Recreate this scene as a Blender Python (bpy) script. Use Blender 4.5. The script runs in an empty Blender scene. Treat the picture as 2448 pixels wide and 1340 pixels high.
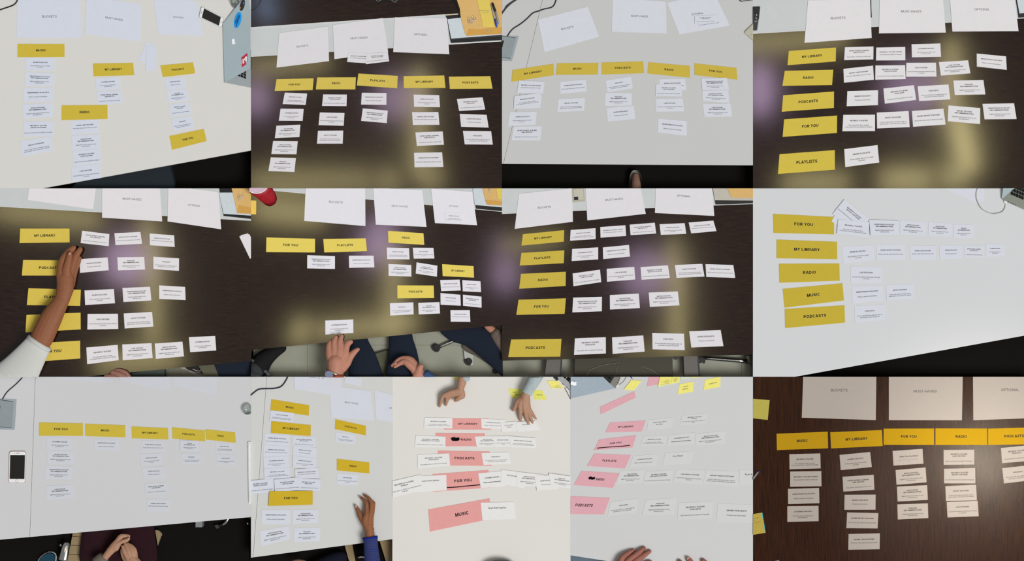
import bpy, bmesh, math, random
from mathutils import Vector
random.seed(7)
SC = bpy.context.scene
COL = SC.collection

# ------------------------------------------------------------------ camera
U = 0.002                 # one picture unit of the table layout is 2 mm
CX, CY = 1224.0, 670.0
CAMH = 12.0
cd = bpy.data.cameras.new('camera'); cd.sensor_width = 36.0
cd.lens = 36.0 * CAMH / (2448 * U); cd.clip_end = 100
cam = bpy.data.objects.new('camera', cd); COL.objects.link(cam)
cam.location = (0, 0, CAMH); SC.camera = cam

# ------------------------------------------------------------------ world, sun, exposure
SC.view_settings.view_transform = 'Standard'; SC.view_settings.look = 'None'
SC.view_settings.exposure = 0.0; SC.view_settings.gamma = 1.0
SC.view_settings.use_curve_mapping = False
w = bpy.data.worlds.new('world'); SC.world = w; w.use_nodes = True
bgn = w.node_tree.nodes['Background']
bgn.inputs[0].default_value = (0.94, 0.97, 1.0, 1); bgn.inputs[1].default_value = 0.27
sd = bpy.data.lights.new('daylight', 'SUN'); sd.energy = 2.62; sd.angle = math.radians(26); sd.color = (1.0, 0.985, 0.965)
sun = bpy.data.objects.new('daylight', sd); COL.objects.link(sun)
sun.rotation_euler = Vector((-0.50, 0.34, -1.0)).to_track_quat('-Z', 'Y').to_euler()

# ceiling lamps and window panes high above, seen mirrored in the polished dark tables
LH = 16.0
def lamp(px, py, wd, ht, rot, col, rad, disk=False):
    k = (CAMH + LH) / CAMH
    ld = bpy.data.lights.new('ceiling_lamp', 'AREA')
    ld.shape = 'ELLIPSE' if disk else 'RECTANGLE'
    ld.size = wd * U * k; ld.size_y = ht * U * k
    ld.color = col
    ld.energy = 3.6 * rad * math.pi * ld.size * ld.size_y * (0.785 if disk else 1.0)
    o = bpy.data.objects.new('ceiling_lamp', ld); COL.objects.link(o)
    o.location = ((px - CX) * U * k, (CY - py) * U * k, LH)
    o.rotation_euler = (0, 0, math.radians(rot))
WARM = (1.0, 0.86, 0.40); PURP = (0.80, 0.56, 0.86); BLUE = (0.45, 0.65, 1.0)
for a in [
    (690,155,200,30,4,WARM,2.8), (1003,290,24,250,0,WARM,5.0), (740,432,290,50,0,WARM,2.1), (928,432,50,50,0,WARM,2.6), (1030,425,50,50,0,WARM,2.8),
    (612,235,60,80,0,PURP,3.6,True), (945,235,95,95,0,PURP,2.4,True), (636,18,22,60,12,BLUE,4.5),
    (1890,96,280,40,4,WARM,2.8), (2275,190,26,190,0,WARM,5.6), (2305,345,36,130,12,WARM,7.2), (1950,436,160,40,0,WARM,3.6), (2165,430,120,52,0,WARM,3.8), (2280,425,60,50,0,WARM,3.4),
    (1816,215,60,130,0,PURP,4.4,True), (2180,215,140,130,0,PURP,2.2,True),
    (110,512,260,40,-6,WARM,3.2), (352,545,24,60,-14,WARM,4.2), (366,690,24,250,0,WARM,5.0), (330,862,200,36,4,WARM,3.6), (300,625,100,110,0,PURP,3.8,True),
    (690,508,170,44,-5,WARM,3.4), (905,575,70,120,-20,PURP,3.6,True), (940,700,26,230,0,WARM,4.2), (880,780,240,26,5,WARM,4.6), (718,792,36,60,-18,WARM,4.2), (1194,600,18,90,0,PURP,2.0),
    (1270,580,150,26,8,WARM,2.6), (1608,610,22,80,-8,WARM,3.8), (1618,740,24,220,0,WARM,4.8), (1208,655,56,80,0,PURP,3.2,True), (1540,655,110,110,0,PURP,2.6,True), (1560,840,160,20,3,WARM,2.4), (1290,848,150,12,1,WARM,2.0),
    (2345,1105,70,55,0,(1.0,0.9,0.72),48.0,True)]:
    lamp(*a)

sp = bpy.data.lights.new('added_warm_spot', 'SPOT'); sp.energy = 8000; sp.color = (1.0, 0.93, 0.82); sp.spot_blend = 1.0; sp.spot_size = math.radians(4.8); sp.shadow_soft_size = 0.3  # unseen spot added to brighten the right side of the walnut table
so = bpy.data.objects.new('added_warm_spot', sp); COL.objects.link(so); so.location = ((2345-CX)*U, (CY-1080)*U - 1.5, 15.0)
so.rotation_euler = (Vector(((2350-CX)*U, (CY-1125)*U, 0)) - so.location).to_track_quat('-Z', 'Y').to_euler()

# ------------------------------------------------------------------ materials
def lin(c):
    return tuple((v/255/12.92) if v/255 <= 0.04045 else ((v/255+0.055)/1.055)**2.4 for v in c) + (1,)
MATS = {}
def pmat(name, col, rough=0.6, spec=0.25, metal=0.0, nscale=60.0, namt=0.05, bump=0.0, trans=0.0, stretch=(1,1,1), dark=None, emit=0.0):
    """plain procedural surface: noise tints the colour a little, optional fine relief"""
    if name in MATS: return MATS[name]
    m = bpy.data.materials.new(name); m.use_nodes = True
    nt = m.node_tree; b = nt.nodes['Principled BSDF']
    tc = nt.nodes.new('ShaderNodeTexCoord'); mp = nt.nodes.new('ShaderNodeMapping'); mp.inputs['Scale'].default_value = stretch
    geo = nt.nodes.new('ShaderNodeNewGeometry')
    nt.links.new(geo.outputs['Position'], mp.inputs['Vector'])
    nz = nt.nodes.new('ShaderNodeTexNoise'); nz.inputs['Scale'].default_value = nscale; nz.inputs['Detail'].default_value = 4
    nt.links.new(mp.outputs['Vector'], nz.inputs['Vector'])
    mx = nt.nodes.new('ShaderNodeMix'); mx.data_type = 'RGBA'
    c = lin(col); d = lin(dark) if dark else tuple(v*(1-namt*2) for v in c[:3]) + (1,)
    e = c if dark else tuple(min(1.0, v*(1+namt)) for v in c[:3]) + (1,)
    mx.inputs[6].default_value = d; mx.inputs[7].default_value = e
    if dark:
        rp = nt.nodes.new('ShaderNodeValToRGB'); rp.color_ramp.elements[0].position = 0.38; rp.color_ramp.elements[1].position = 0.62
        nt.links.new(nz.outputs['Fac'], rp.inputs[0]); nt.links.new(rp.outputs[0], mx.inputs[0])
    else:
        nt.links.new(nz.outputs['Fac'], mx.inputs[0])
    nt.links.new(mx.outputs[2], b.inputs['Base Color'])
    b.inputs['Roughness'].default_value = rough; b.inputs['Specular IOR Level'].default_value = spec
    b.inputs['Metallic'].default_value = metal; b.inputs['Transmission Weight'].default_value = trans
    if bump:
        bp = nt.nodes.new('ShaderNodeBump'); bp.inputs['Strength'].default_value = bump; bp.inputs['Distance'].default_value = 0.002
        nt.links.new(nz.outputs['Fac'], bp.inputs['Height']); nt.links.new(bp.outputs['Normal'], b.inputs['Normal'])
    MATS[name] = m; return m

def wood(name, c0, c1, stretch, rough, spec=0.5, bump=0.08, fine=True, ramp=(0.35, 0.68)):
    if name in MATS: return MATS[name]
    m = bpy.data.materials.new(name); m.use_nodes = True; nt = m.node_tree; b = nt.nodes['Principled BSDF']
    geo = nt.nodes.new('ShaderNodeNewGeometry')
    def noise(sc, st, det=6):
        mp = nt.nodes.new('ShaderNodeMapping'); mp.inputs['Scale'].default_value = st
        nt.links.new(geo.outputs['Position'], mp.inputs['Vector'])
        n = nt.nodes.new('ShaderNodeTexNoise'); n.inputs['Scale'].default_value = sc; n.inputs['Detail'].default_value = det
        nt.links.new(mp.outputs['Vector'], n.inputs['Vector']); return n
    n1 = noise(14, stretch); n2 = noise(60, stretch)
    ad = nt.nodes.new('ShaderNodeMath'); ad.operation = 'MULTIPLY_ADD'; ad.inputs[1].default_value = 0.55
    half = nt.nodes.new('ShaderNodeMath'); half.operation = 'MULTIPLY'; half.inputs[1].default_value = 0.45
    nt.links.new(n2.outputs['Fac'], half.inputs[0]); nt.links.new(n1.outputs['Fac'], ad.inputs[0]); nt.links.new(half.outputs[0], ad.inputs[2])
    rp = nt.nodes.new('ShaderNodeValToRGB'); rp.color_ramp.elements[0].position = ramp[0]; rp.color_ramp.elements[1].position = ramp[1]
    rp.color_ramp.elements[0].color = lin(c0); rp.color_ramp.elements[1].color = lin(c1)
    nt.links.new(ad.outputs[0], rp.inputs[0]); nt.links.new(rp.outputs[0], b.inputs['Base Color'])
    b.inputs['Roughness'].default_value = rough; b.inputs['Specular IOR Level'].default_value = spec
    bp = nt.nodes.new('ShaderNodeBump'); bp.inputs['Strength'].default_value = bump; bp.inputs['Distance'].default_value = 0.001
    nt.links.new(n2.outputs['Fac'], bp.inputs['Height']); nt.links.new(bp.outputs['Normal'], b.inputs['Normal'])
    MATS[name] = m; return m

def weave(name, c0, c1, scale, rough=0.9, distort=0.0, axis='X'):
    if name in MATS: return MATS[name]
    m = bpy.data.materials.new(name); m.use_nodes = True; nt = m.node_tree; b = nt.nodes['Principled BSDF']
    geo = nt.nodes.new('ShaderNodeNewGeometry'); wv = nt.nodes.new('ShaderNodeTexWave'); wv.bands_direction = axis
    wv.inputs['Scale'].default_value = scale; wv.inputs['Distortion'].default_value = distort; wv.inputs['Detail'].default_value = 2
    nt.links.new(geo.outputs['Position'], wv.inputs['Vector'])
    mx = nt.nodes.new('ShaderNodeMix'); mx.data_type = 'RGBA'; mx.inputs[6].default_value = lin(c0); mx.inputs[7].default_value = lin(c1)
    nt.links.new(wv.outputs['Fac'], mx.inputs[0]); nt.links.new(mx.outputs[2], b.inputs['Base Color'])
    b.inputs['Roughness'].default_value = rough; b.inputs['Specular IOR Level'].default_value = 0.15
    MATS[name] = m; return m

INK = pmat('ink_black', (22,22,24), 0.6, 0.2)
INKG = pmat('ink_grey', (62,62,66), 0.6, 0.2)
INKF = pmat('ink_faint', (128,128,136), 0.6, 0.2)
MARK = pmat('marker_black', (18,18,20), 0.8, 0.05)
BLACK = pmat('black_plastic', (20,20,22), 0.45, 0.3)
DARKG = pmat('dark_grey_plastic', (44,46,50), 0.5, 0.3)
ALU = pmat('brushed_aluminium', (150,158,162), 0.55, 0.3, 0.1, 30, 0.04)
CHROME = pmat('chrome', (200,200,196), 0.16, 0.5, 1.0)
GLASS = pmat('clear_glass', (235,242,238), 0.06, 0.5, 0.0, trans=0.9)
SCREEN = pmat('black_screen', (20,20,20), 0.25, 0.4)
WHITEP = pmat('white_plastic', (226,228,230), 0.35, 0.35)
CARPET = pmat('black_carpet', (24,22,20), 0.95, 0.05, nscale=500, dark=(14,13,12), bump=0.4)
TILE = pmat('grey_vinyl_tile', (142,145,131), 0.28, 0.35, nscale=25, namt=0.06, bump=0.05)
TILEGAP = pmat('tile_joint', (112,114,106), 0.8, 0.1)
DENIM = weave('dark_denim', (20,26,38), (32,40,54), 260, 0.9, 2.0)
STICKY = pmat('yellow_sticky_note', (236,228,126), 0.8, 0.1)
STICKY2 = pmat('yellow_green_sticky_note', (222,222,112), 0.8, 0.1)
MANILA = pmat('manila_paper', (212,174,110), 0.75, 0.15, nscale=90, namt=0.06)
MANILA2 = pmat('manila_flap_paper', (204,156,80), 0.75, 0.15, nscale=90, namt=0.06)
WIRE = pmat('silver_wire', (190,184,174), 0.3, 0.5, 0.7)
TROUGH = pmat('pale_metal_cover', (192,197,198), 0.45, 0.3, 0.0, 20, 0.03)
RIM = pmat('bright_metal_edge', (212,214,214), 0.35, 0.4)

# ------------------------------------------------------------------ mesh building in layout units (x right, y down, z up)
class B:
    def __init__(s): s.v = []; s.f = []
    def add(s, vs, fs):
        o = len(s.v); s.v += [tuple(map(float, p)) for p in vs]; s.f += [tuple(i+o for i in f) for f in fs]; return s
    def prism(s, poly, z0, z1, inset=0.0):
        n = len(poly)
        a = 0.5*sum(poly[i][0]*poly[(i+1)%n][1]-poly[(i+1)%n][0]*poly[i][1] for i in range(n))
        if a < 0: poly = poly[::-1]
        top = poly
        if inset:
            cx = sum(p[0] for p in poly)/n; cy = sum(p[1] for p in poly)/n
            r = sum(math.hypot(p[0]-cx, p[1]-cy) for p in poly)/n; k = max(0.0, 1-inset/max(r, 1e-6))
            top = [(cx+(p[0]-cx)*k, cy+(p[1]-cy)*k) for p in poly]
        vs = [(p[0], p[1], z0) for p in poly] + [(p[0], p[1], z1) for p in top]
        fs = [tuple(range(n)), tuple(range(2*n-1, n-1, -1))] + [(i, i+n, (i+1)%n+n, (i+1)%n) for i in range(n)]
        return s.add(vs, fs)
    def prismz(s, poly, zb, zt):
        """prism whose bottom and top heights are given per corner"""
        n = len(poly)
        vs = [(p[0], p[1], zb[i]) for i, p in enumerate(poly)] + [(p[0], p[1], zt[i]) for i, p in enumerate(poly)]
        fs = [tuple(range(n)), tuple(range(2*n-1, n-1, -1))] + [(i, i+n, (i+1)%n+n, (i+1)%n) for i in range(n)]
        return s.add(vs, fs)
    def tube(s, pts, r, n=8, sub=4, flat=1.0):
        pts = spline([tuple(p) + ((r,) if len(p) == 3 else ()) for p in pts], sub)
        rings = []
        for i, p in enumerate(pts):
            a = Vector(pts[max(i-1, 0)][:3]); b = Vector(pts[min(i+1, len(pts)-1)][:3]); t = (b-a)
            if t.length < 1e-6: t = Vector((1, 0, 0))
            t.normalize(); up = Vector((0, 0, 1))
            if abs(t.z) > 0.95: up = Vector((0, 1, 0))
            x = t.cross(up).normalized(); y = x.cross(t).normalized()
            rings.append([Vector(p[:3]) + (x*math.cos(q) + y*math.sin(q)*flat)*p[3] for q in [2*math.pi*k/n for k in range(n)]])
        vs = [v for rg in rings for v in rg]; fs = []
        for i in range(len(rings)-1):
            for k in range(n): fs.append((i*n+k, i*n+(k+1)%n, (i+1)*n+(k+1)%n, (i+1)*n+k))
        fs.append(tuple(range(n-1, -1, -1))); fs.append(tuple(range((len(rings)-1)*n, len(rings)*n)))
        return s.add(vs, fs)
    def lathe(s, c, prof, n=24):
        """oblique lathe: prof rows are (dx, dy, z, r)"""
        vs = []; fs = []
        for (dx, dy, z, r) in prof: vs += [(c[0]+dx+r*math.cos(2*math.pi*k/n), c[1]+dy+r*math.sin(2*math.pi*k/n), z) for k in range(n)]
        for i in range(len(prof)-1):
            for k in range(n): fs.append((i*n+k, (i+1)*n+k, (i+1)*n+(k+1)%n, i*n+(k+1)%n))
        fs.append(tuple(range(n))); fs.append(tuple(range(len(prof)*n-1, (len(prof)-1)*n-1, -1)))
        return s.add(vs, fs)
    def ball(s, c, r, sc=(1,1,1), n=12, m=7):
        vs = [(c[0], c[1], c[2]+r*sc[2])]; fs = []
        for i in range(1, m):
            a = math.pi*i/m
            vs += [(c[0]+r*sc[0]*math.sin(a)*math.cos(2*math.pi*k/n), c[1]+r*sc[1]*math.sin(a)*math.sin(2*math.pi*k/n), c[2]+r*sc[2]*math.cos(a)) for k in range(n)]
        vs.append((c[0], c[1], c[2]-r*sc[2])); L = len(vs)-1
        for k in range(n):
            fs.append((0, 1+(k+1)%n, 1+k)); fs.append((L, 1+(m-2)*n+k, 1+(m-2)*n+(k+1)%n))
            for i in range(m-2): fs.append((1+i*n+k, 1+i*n+(k+1)%n, 1+(i+1)*n+(k+1)%n, 1+(i+1)*n+k))
        return s.add(vs, fs)

def spline(pts, sub):
    if len(pts) < 3 or sub < 2: return pts
    out = []
    for i in range(len(pts)-1):
        p0, p1, p2, p3 = pts[max(i-1,0)], pts[i], pts[i+1], pts[min(i+2, len(pts)-1)]
        for k in range(sub):
            t = k/sub
            out.append(tuple(0.5*((2*b)+(-a+c)*t+(2*a-5*b+4*c-d)*t*t+(-a+3*b-3*c+d)*t**3) for a, b, c, d in zip(p0, p1, p2, p3)))
    out.append(pts[-1]); return out

def W(p): return Vector(((p[0]-CX)*U, (CY-p[1])*U, p[2]*U))
ORG = {}
def clip_bm(bm, rect):
    x0, y0, x1, y1 = rect
    xs = [v.co.x for v in bm.verts]; ys = [v.co.y for v in bm.verts]
    for co, no, hit in (((x0,0,0),(-1,0,0),min(xs)<x0), ((x1,0,0),(1,0,0),max(xs)>x1), ((0,y0,0),(0,-1,0),min(ys)<y0), ((0,y1,0),(0,1,0),max(ys)>y1)):
        if not hit or not bm.verts: continue
        r = bmesh.ops.bisect_plane(bm, geom=bm.verts[:]+bm.edges[:]+bm.faces[:], plane_co=co, plane_no=no, clear_outer=True)
        es = [e for e in r['geom_cut'] if isinstance(e, bmesh.types.BMEdge) and e.is_boundary]
        if es:
            try: bmesh.ops.holes_fill(bm, edges=es)
            except Exception: pass

def link(me, name, mat, parent, center):
    o = bpy.data.objects.new(name, me); COL.objects.link(o)
    me.materials.append(mat)
    if parent is not None: o.parent = parent
    else: o.location = center; ORG[o.name] = Vector(center)
    return o
def tag(o, label=None, cat=None, group=None, kind=None):
    if label: o['label'] = label
    if cat: o['category'] = cat
    if group: o['group'] = group
    if kind: o['kind'] = kind
    return o
def root_org(o):
    while o.parent is not None: o = o.parent
    return ORG[o.name]
def emit(name, b, mat, parent=None, rect=None, smooth=False, remesh=None):
    bm = bmesh.new()
    vs = [bm.verts.new(p) for p in b.v]
    for f in b.f:
        try: bm.faces.new([vs[i] for i in f])
        except ValueError: pass
    if remesh is None and rect: clip_bm(bm, rect)
    if not bm.verts:
        bm.free(); return None
    if remesh is None and not getattr(b, 'nonormal', False): bmesh.ops.recalc_face_normals(bm, faces=bm.faces[:])
    if remesh:
        me0 = bpy.data.meshes.new('tmp'); bm.to_mesh(me0); bm.free()
        t = bpy.data.objects.new('tmp', me0); COL.objects.link(t)
        r = t.modifiers.new('r', 'REMESH'); r.mode = 'VOXEL'; r.voxel_size = remesh
        sm = t.modifiers.new('s', 'SMOOTH'); sm.factor = 0.5; sm.iterations = 7
        bpy.context.view_layer.update()
        dg = bpy.context.evaluated_depsgraph_get()
        me1 = bpy.data.meshes.new_from_object(t.evaluated_get(dg))
        bpy.data.objects.remove(t); bpy.data.meshes.remove(me0)
        bm = bmesh.new(); bm.from_mesh(me1); bpy.data.meshes.remove(me1)
        if rect: clip_bm(bm, rect)
    xs = [v.co.x for v in bm.verts]; ys = [v.co.y for v in bm.verts]; zs = [v.co.z for v in bm.verts]
    c = W(((min(xs)+max(xs))/2, (min(ys)+max(ys))/2, min(zs)))
    org = root_org(parent) if parent is not None else c
    for v in bm.verts: v.co = W(v.co) - org
    bmesh.ops.reverse_faces(bm, faces=bm.faces[:])
    me = bpy.data.meshes.new(name); bm.to_mesh(me); bm.free()
    if smooth:
        for p in me.polygons: p.use_smooth = True
    return link(me, name, mat, parent, org)
def empty(name, p, label, cat, group=None, kind=None):
    o = bpy.data.objects.new(name, None); COL.objects.link(o); o.empty_display_size = 0.05
    o.location = W(p); ORG[o.name] = W(p)
    return tag(o, label, cat, group, kind)

# ------------------------------------------------------------------ lettering
TXT = {}
# plain sans-serif capitals drawn as strokes (cap height 0.716 of the type size)
ADV = dict(zip("ABCDEFGHIJKLMNOPQRSTUVWXYZ-,.' ", [.722,.722,.722,.722,.667,.611,.778,.722,.278,.556,.722,.611,.833,.722,.778,.667,.778,.722,.667,.611,.722,.667,.944,.667,.667,.611,.333,.278,.278,.238,.278]))
def arc(cx, cy, rx, ry, a0, a1, n=9):
    return [(cx+rx*math.cos(math.radians(a0+(a1-a0)*i/n)), cy+ry*math.sin(math.radians(a0+(a1-a0)*i/n))) for i in range(n+1)]
def glyph(ch, w, h, t):
    L, R, T, Bm, m = t, w-t, h-t, t, w/2
    y2 = h*0.53
    if ch == 'A': return [[(t*0.9,0),(m-t*0.25,h)], [(w-t*0.9,0),(m+t*0.25,h)], [(w*0.22,h*0.27),(w*0.78,h*0.27)]]
    if ch == 'B': return [[(L,0),(L,h)], [(L,T),(w*.58,T)]+arc(w*.58,(T+y2)/2,w*.30-t*.3,(T-y2)/2,90,-90,6)+[(L,y2)], [(L,y2),(w*.6,y2)]+arc(w*.6,(y2+Bm)/2,w*.4-t,(y2-Bm)/2,90,-90,6)+[(L,Bm)]]
    if ch in 'CG':
        a = arc(m, h/2, m-t, h/2-t, 38, 322 if ch == 'C' else 328, 14); g = [a]
        if ch == 'G': g.append([(R,h*.02+t*.4),(R,h*.42)]); g.append([(m*1.02,h*.40),(R+t,h*.40)])
        return g
    if ch == 'D': return [[(L,0),(L,h)], [(L,T),(w*.48,T)]+arc(w*.48,h/2,w*.52-t,h/2-t,90,-90,8)+[(L,Bm)]]
    if ch == 'E': return [[(L,0),(L,h)], [(L,T),(w,T)], [(L,y2),(w*.92,y2)], [(L,Bm),(w,Bm)]]
    if ch == 'F': return [[(L,0),(L,h)], [(L,T),(w,T)], [(L,y2*.97),(w*.86,y2*.97)]]
    if ch == 'H': return [[(L,0),(L,h)], [(R,0),(R,h)], [(L,h*.52),(R,h*.52)]]
    if ch == 'I': return [[(m,0),(m,h)]]
    if ch == 'J': return [[(R,h),(R,h*.3)]+arc(m,h*.3,m-t,h*.3-t,0,-180,7)]
    if ch == 'K': return [[(L,0),(L,h)], [(w-t,h),(L+t*.5,h*.40)], [(w*.42,h*.58),(w-t*.7,0)]]
    if ch == 'L': return [[(L,0),(L,h)], [(L,Bm),(w,Bm)]]
    if ch == 'M': return [[(L,0),(L,h)], [(R,0),(R,h)], [(L+t*.3,h),(m,0.02)], [(R-t*.3,h),(m,0.02)]]
    if ch == 'N': return [[(L,0),(L,h)], [(R,0),(R,h)], [(L+t*.2,h),(R-t*.2,0)]]
    if ch in 'OQ': return [arc(m,h/2,m-t,h/2-t,0,360,18)] + ([[(m*1.1,h*.25),(w,0)]] if ch == 'Q' else [])
    if ch in 'PR':
        g = [[(L,0),(L,h)], [(L,T),(w*.58,T)]+arc(w*.58,(T+h*.45)/2,w*.42-t,(T-h*.45)/2,90,-90,6)+[(L,h*.45)]]
        if ch == 'R': g.append([(w*.48,h*.45),(w-t*.7,0)])
        return g
    if ch == 'S':
        pts = [(.90,.70),(.80,.86),(.50,.92),(.20,.85),(.11,.72),(.20,.60),(.50,.51),(.80,.42),(.90,.28),(.80,.13),(.50,.07),(.18,.13),(.08,.32)]
        k = t/h
        return [spline([(t+(u-.08)/.82*(w-2*t), t+(v-.07)/.85*(h-2*t)) for u, v in pts], 2)]
    if ch == 'T': return [[(m,0),(m,h)], [(0,T),(w,T)]]
    if ch == 'U': return [[(L,h),(L,h*.36)]+arc(m,h*.36,m-t,h*.36-t,180,360,8)+[(R,h)]]
    if ch == 'V': return [[(t*.9,h),(m-t*.25,0)], [(w-t*.9,h),(m+t*.25,0)]]
    if ch == 'W': return [[(t*.9,h),(w*.27,0)], [(w*.27,0),(m,h)], [(m,h),(w*.73,0)], [(w*.73,0),(w-t*.9,h)]]
    if ch == 'X': return [[(t,0),(w-t,h)], [(t,h),(w-t,0)]]
    if ch == 'Y': return [[(t*.9,h),(m,h*.42)], [(w-t*.9,h),(m,h*.42)], [(m,0),(m,h*.45)]]
    if ch == 'Z': return [[(0,T),(w,T)], [(0,Bm),(w,Bm)], [(t,Bm),(w-t,T)]]
    if ch == '-': return [[(0,h*.32),(w,h*.32)]]
    if ch == '.': return [[(m,0),(m,t*2)]]
    if ch == ',': return [[(m,t*2),(m,0),(m-t*.6,-h*.14)]]
    if ch == "'": return [[(m,h),(m,h*.68)]]
    return []
def caps_geo(s, bold):
    h = 0.716; t = 0.08 if bold else 0.046
    vs, fs = [], []; x = 0
    for ch in s:
        a = ADV[ch]; sb = 0.03 if ch in 'AVWYTX' else (0.055 if ch not in 'I' else 0.06); w = a-2*sb
        for pl in glyph(ch, w, h, t):
            n = len(pl); o = len(vs)
            for i, p in enumerate(pl):
                q0, q1 = pl[max(i-1,0)], pl[min(i+1,n-1)]
                dx, dy = q1[0]-q0[0], q1[1]-q0[1]; l = math.hypot(dx, dy) or 1
                nx, ny = -dy/l*t, dx/l*t
                vs += [(x+sb+p[0]+nx, p[1]+ny), (x+sb+p[0]-nx, p[1]-ny)]
            fs += [(o+2*i, o+2*i+1, o+2*i+3, o+2*i+2) for i in range(n-1)]
        x += a
    return [(v[0]-x/2, v[1]) for v in vs], fs
def text_geo(s, style):
    k = (s, style)
    if k in TXT: return TXT[k]
    if style in 'THS':
        TXT[k] = caps_geo(s, style != 'S'); return TXT[k]
    c = bpy.data.curves.new('t', 'FONT'); c.body = s; c.align_x = 'CENTER'; c.fill_mode = 'FRONT'
    c.resolution_u = 3 if style in ('H', 'S') else 2
    c.offset = {'T': 0.03, 'H': 0.034, 'N': 0.010, 'S': 0.004, 'W': 0.012}[style]
    if style == 'W': c.shear = 0.28; c.space_character = 1.0
    o = bpy.data.objects.new('t', c); COL.objects.link(o); bpy.context.view_layer.update()
    ev = o.evaluated_get(bpy.context.evaluated_depsgraph_get()); m = ev.to_mesh()
    vs = [(v.co.x, v.co.y) for v in m.vertices]; fs = [tuple(p.vertices) for p in m.polygons]
    ev.to_mesh_clear(); bpy.data.objects.remove(o); bpy.data.curves.remove(c)
    if style == 'N': vs = [(x, y*1.13) for x, y in vs]
    if style == 'W': vs = [(x, y + 0.07*math.sin(x*2.7) + 0.05*math.sin(x*6.1+1)) for x, y in vs]
    TXT[k] = (vs, fs); return TXT[k]
def text_obj(name, items, mapf, z, mat, parent, rect):
    """items: (string, style, cx, baseline, size, xscale) in card units, mapped by mapf to the layout; each line becomes flat print"""
    b = B(); b.nonormal = True
    x0, y0, x1, y1 = rect
    for s, st, cx, by, size, xs in items:
        vs, fs = text_geo(s, st)
        pv = [mapf(cx + x*size*xs, by - y*size) for x, y in vs]
        ok = [x0 <= p[0] <= x1 and y0 <= p[1] <= y1 for p in pv]
        b.add([(p[0], p[1], z) for p in pv], [f for f in fs if all(ok[i] for i in f)])
    if not b.f: return None
    return emit(name, b, mat, parent)

CARDS = {
 'LH': (['LISTENING HISTORY'], ['List of all songs and stations you','have listened to.']),
 'SP': (['SAVED PLAYLISTS'], ["All the playlists that you've created",'and saved.']),
 'IPR': (['IHEARTRADIO PLAYLIST','RECOMMENDATIONS'], ['Suggested playlists based on your','listening history.']),
 'IP': (['IHEARTRADIO PLAYLISTS'], ['Playlists created by iHeartRadio.']),
 'ASR': (['ARTIST STATION','RECOMMENDATIONS'], ['Suggested artist stations based on your','listening history.']),
 'RPA': (['RECENTLY PLAYED','ARTIST STATIONS'], ['Any artist station that you played not long ago.']),
 'AS': (['ARTIST STATIONS'], ['Custom radio stations that play songs or',"artists similar to the artist you've selected."]),
 'SSA': (['SAVED SONGS, ALBUMS,','AND ARTISTS'], ['Songs, albums, and artists you have saved.']),
 'SL': (['SAVED LIVE STATIONS'], ["All the live radio stations that you've saved."]),
 'LSR': (['LIVE STATION','RECOMMENDATIONS'], ['Suggested live stations based on your','listening history.']),
 'RPL': (['RECENTLY PLAYED','LIVE STATIONS'], ['Any live station that you played not long ago.']),
 'LS': (['LIVE STATIONS'], ['Local and international radio stations that play','in real-time.']),
 'SPD': (['SAVED PODCASTS'], ['Podcasts you have saved.']),
 'PR': (['PODCAST','RECOMMENDATIONS'], ['Suggested podcasts based on your','listening history.']),
 'RPP': (['RECENTLY PLAYED','PODCASTS'], ['Any podcast that you played not long ago.']),
 'PD': (['PODCASTS'], ['Pre-recorded talk show segments that are','presented as a series of episodes.']),
 'RP': (['RECENTLY PLAYED'], ['Any song, artist, album, podcast,','or live station that you played not long ago.']),
 'RPS': (['RECENTLY PLAYED SONGS'], ['Any song that you played not long ago.']),
 'SAS': (['SAVED ARTIST STATIONS'], ["All the artist radio stations that you've saved."]),
 'CUR': (['CURATED PLAYLISTS'], ['Playlists created by professional DJs.']),
 'RPLR': (['RECENTLY PLAYED','LIVE RADIO STATIONS'], ['Any live station that you played not long ago.']),
 'LRS': (['LIVE RADIO STATIONS'], ['Local and international stations that play in','real-time.']),
 'ARS': (['ARTIST RADIO STATIONS'], ['Custom radio stations that play songs or',"artists similar to the artist you've selected."]),
 'RPSo': (['RECENTLY PLAYED','SONGS'], ['Any song, artist, or album that you played not','long ago.']),
 'LHx': (['LISTENING HISTORY'], ['Playlists created by professional DJs.']),
 'hSSA': (['Saved songs, albums,','and artists'], []), 'hSP': (['Saved Playlists'], []),
 'hRA': (['Recent Artist Stations'], []), 'hSL': (['Saved Live Stations'], []), 'hSA': (['Saved Artist Stations'], []),
 'hPR': (['Playlist Recommendations'], ['Suggested playlists based on your listening','history']),
 'BL': ([], []),
}
ONELINE_NOTE = {'SL': .575, 'RPS': .555, 'IP': .66, 'CUR': .66, 'LHx': .66, 'SAS': .64, 'SPD': .62}
def plain_title(code):
    t = ' '.join(CARDS[code][0])
    return t.replace('IHEARTRADIO ', '')

FLATS = {}
def overlap(a, b):
    for P in (a, b):
        n = len(P)
        for i in range(n):
            ex, ey = P[(i+1)%n][0]-P[i][0], P[(i+1)%n][1]-P[i][1]
            da = [-ey*p[0]+ex*p[1] for p in a]; db = [-ey*p[0]+ex*p[1] for p in b]
            if max(da) <= min(db)+1e-6 or max(db) <= min(da)+1e-6: return False
    return True
def rest_z(pn, poly, th):
    L = FLATS.setdefault(pn, []); z = 0.03
    for q, zt in L:
        if overlap(poly, q): z = max(z, zt+0.12)
    L.append((poly, z+th)); return z
def bil(q):
    def f(u, v):
        return ((q[0][0]*(1-u)+q[1][0]*u)*(1-v)+(q[3][0]*(1-u)+q[2][0]*u)*v, (q[0][1]*(1-u)+q[1][1]*u)*(1-v)+(q[3][1]*(1-u)+q[2][1]*u)*v)
    return f

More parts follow.
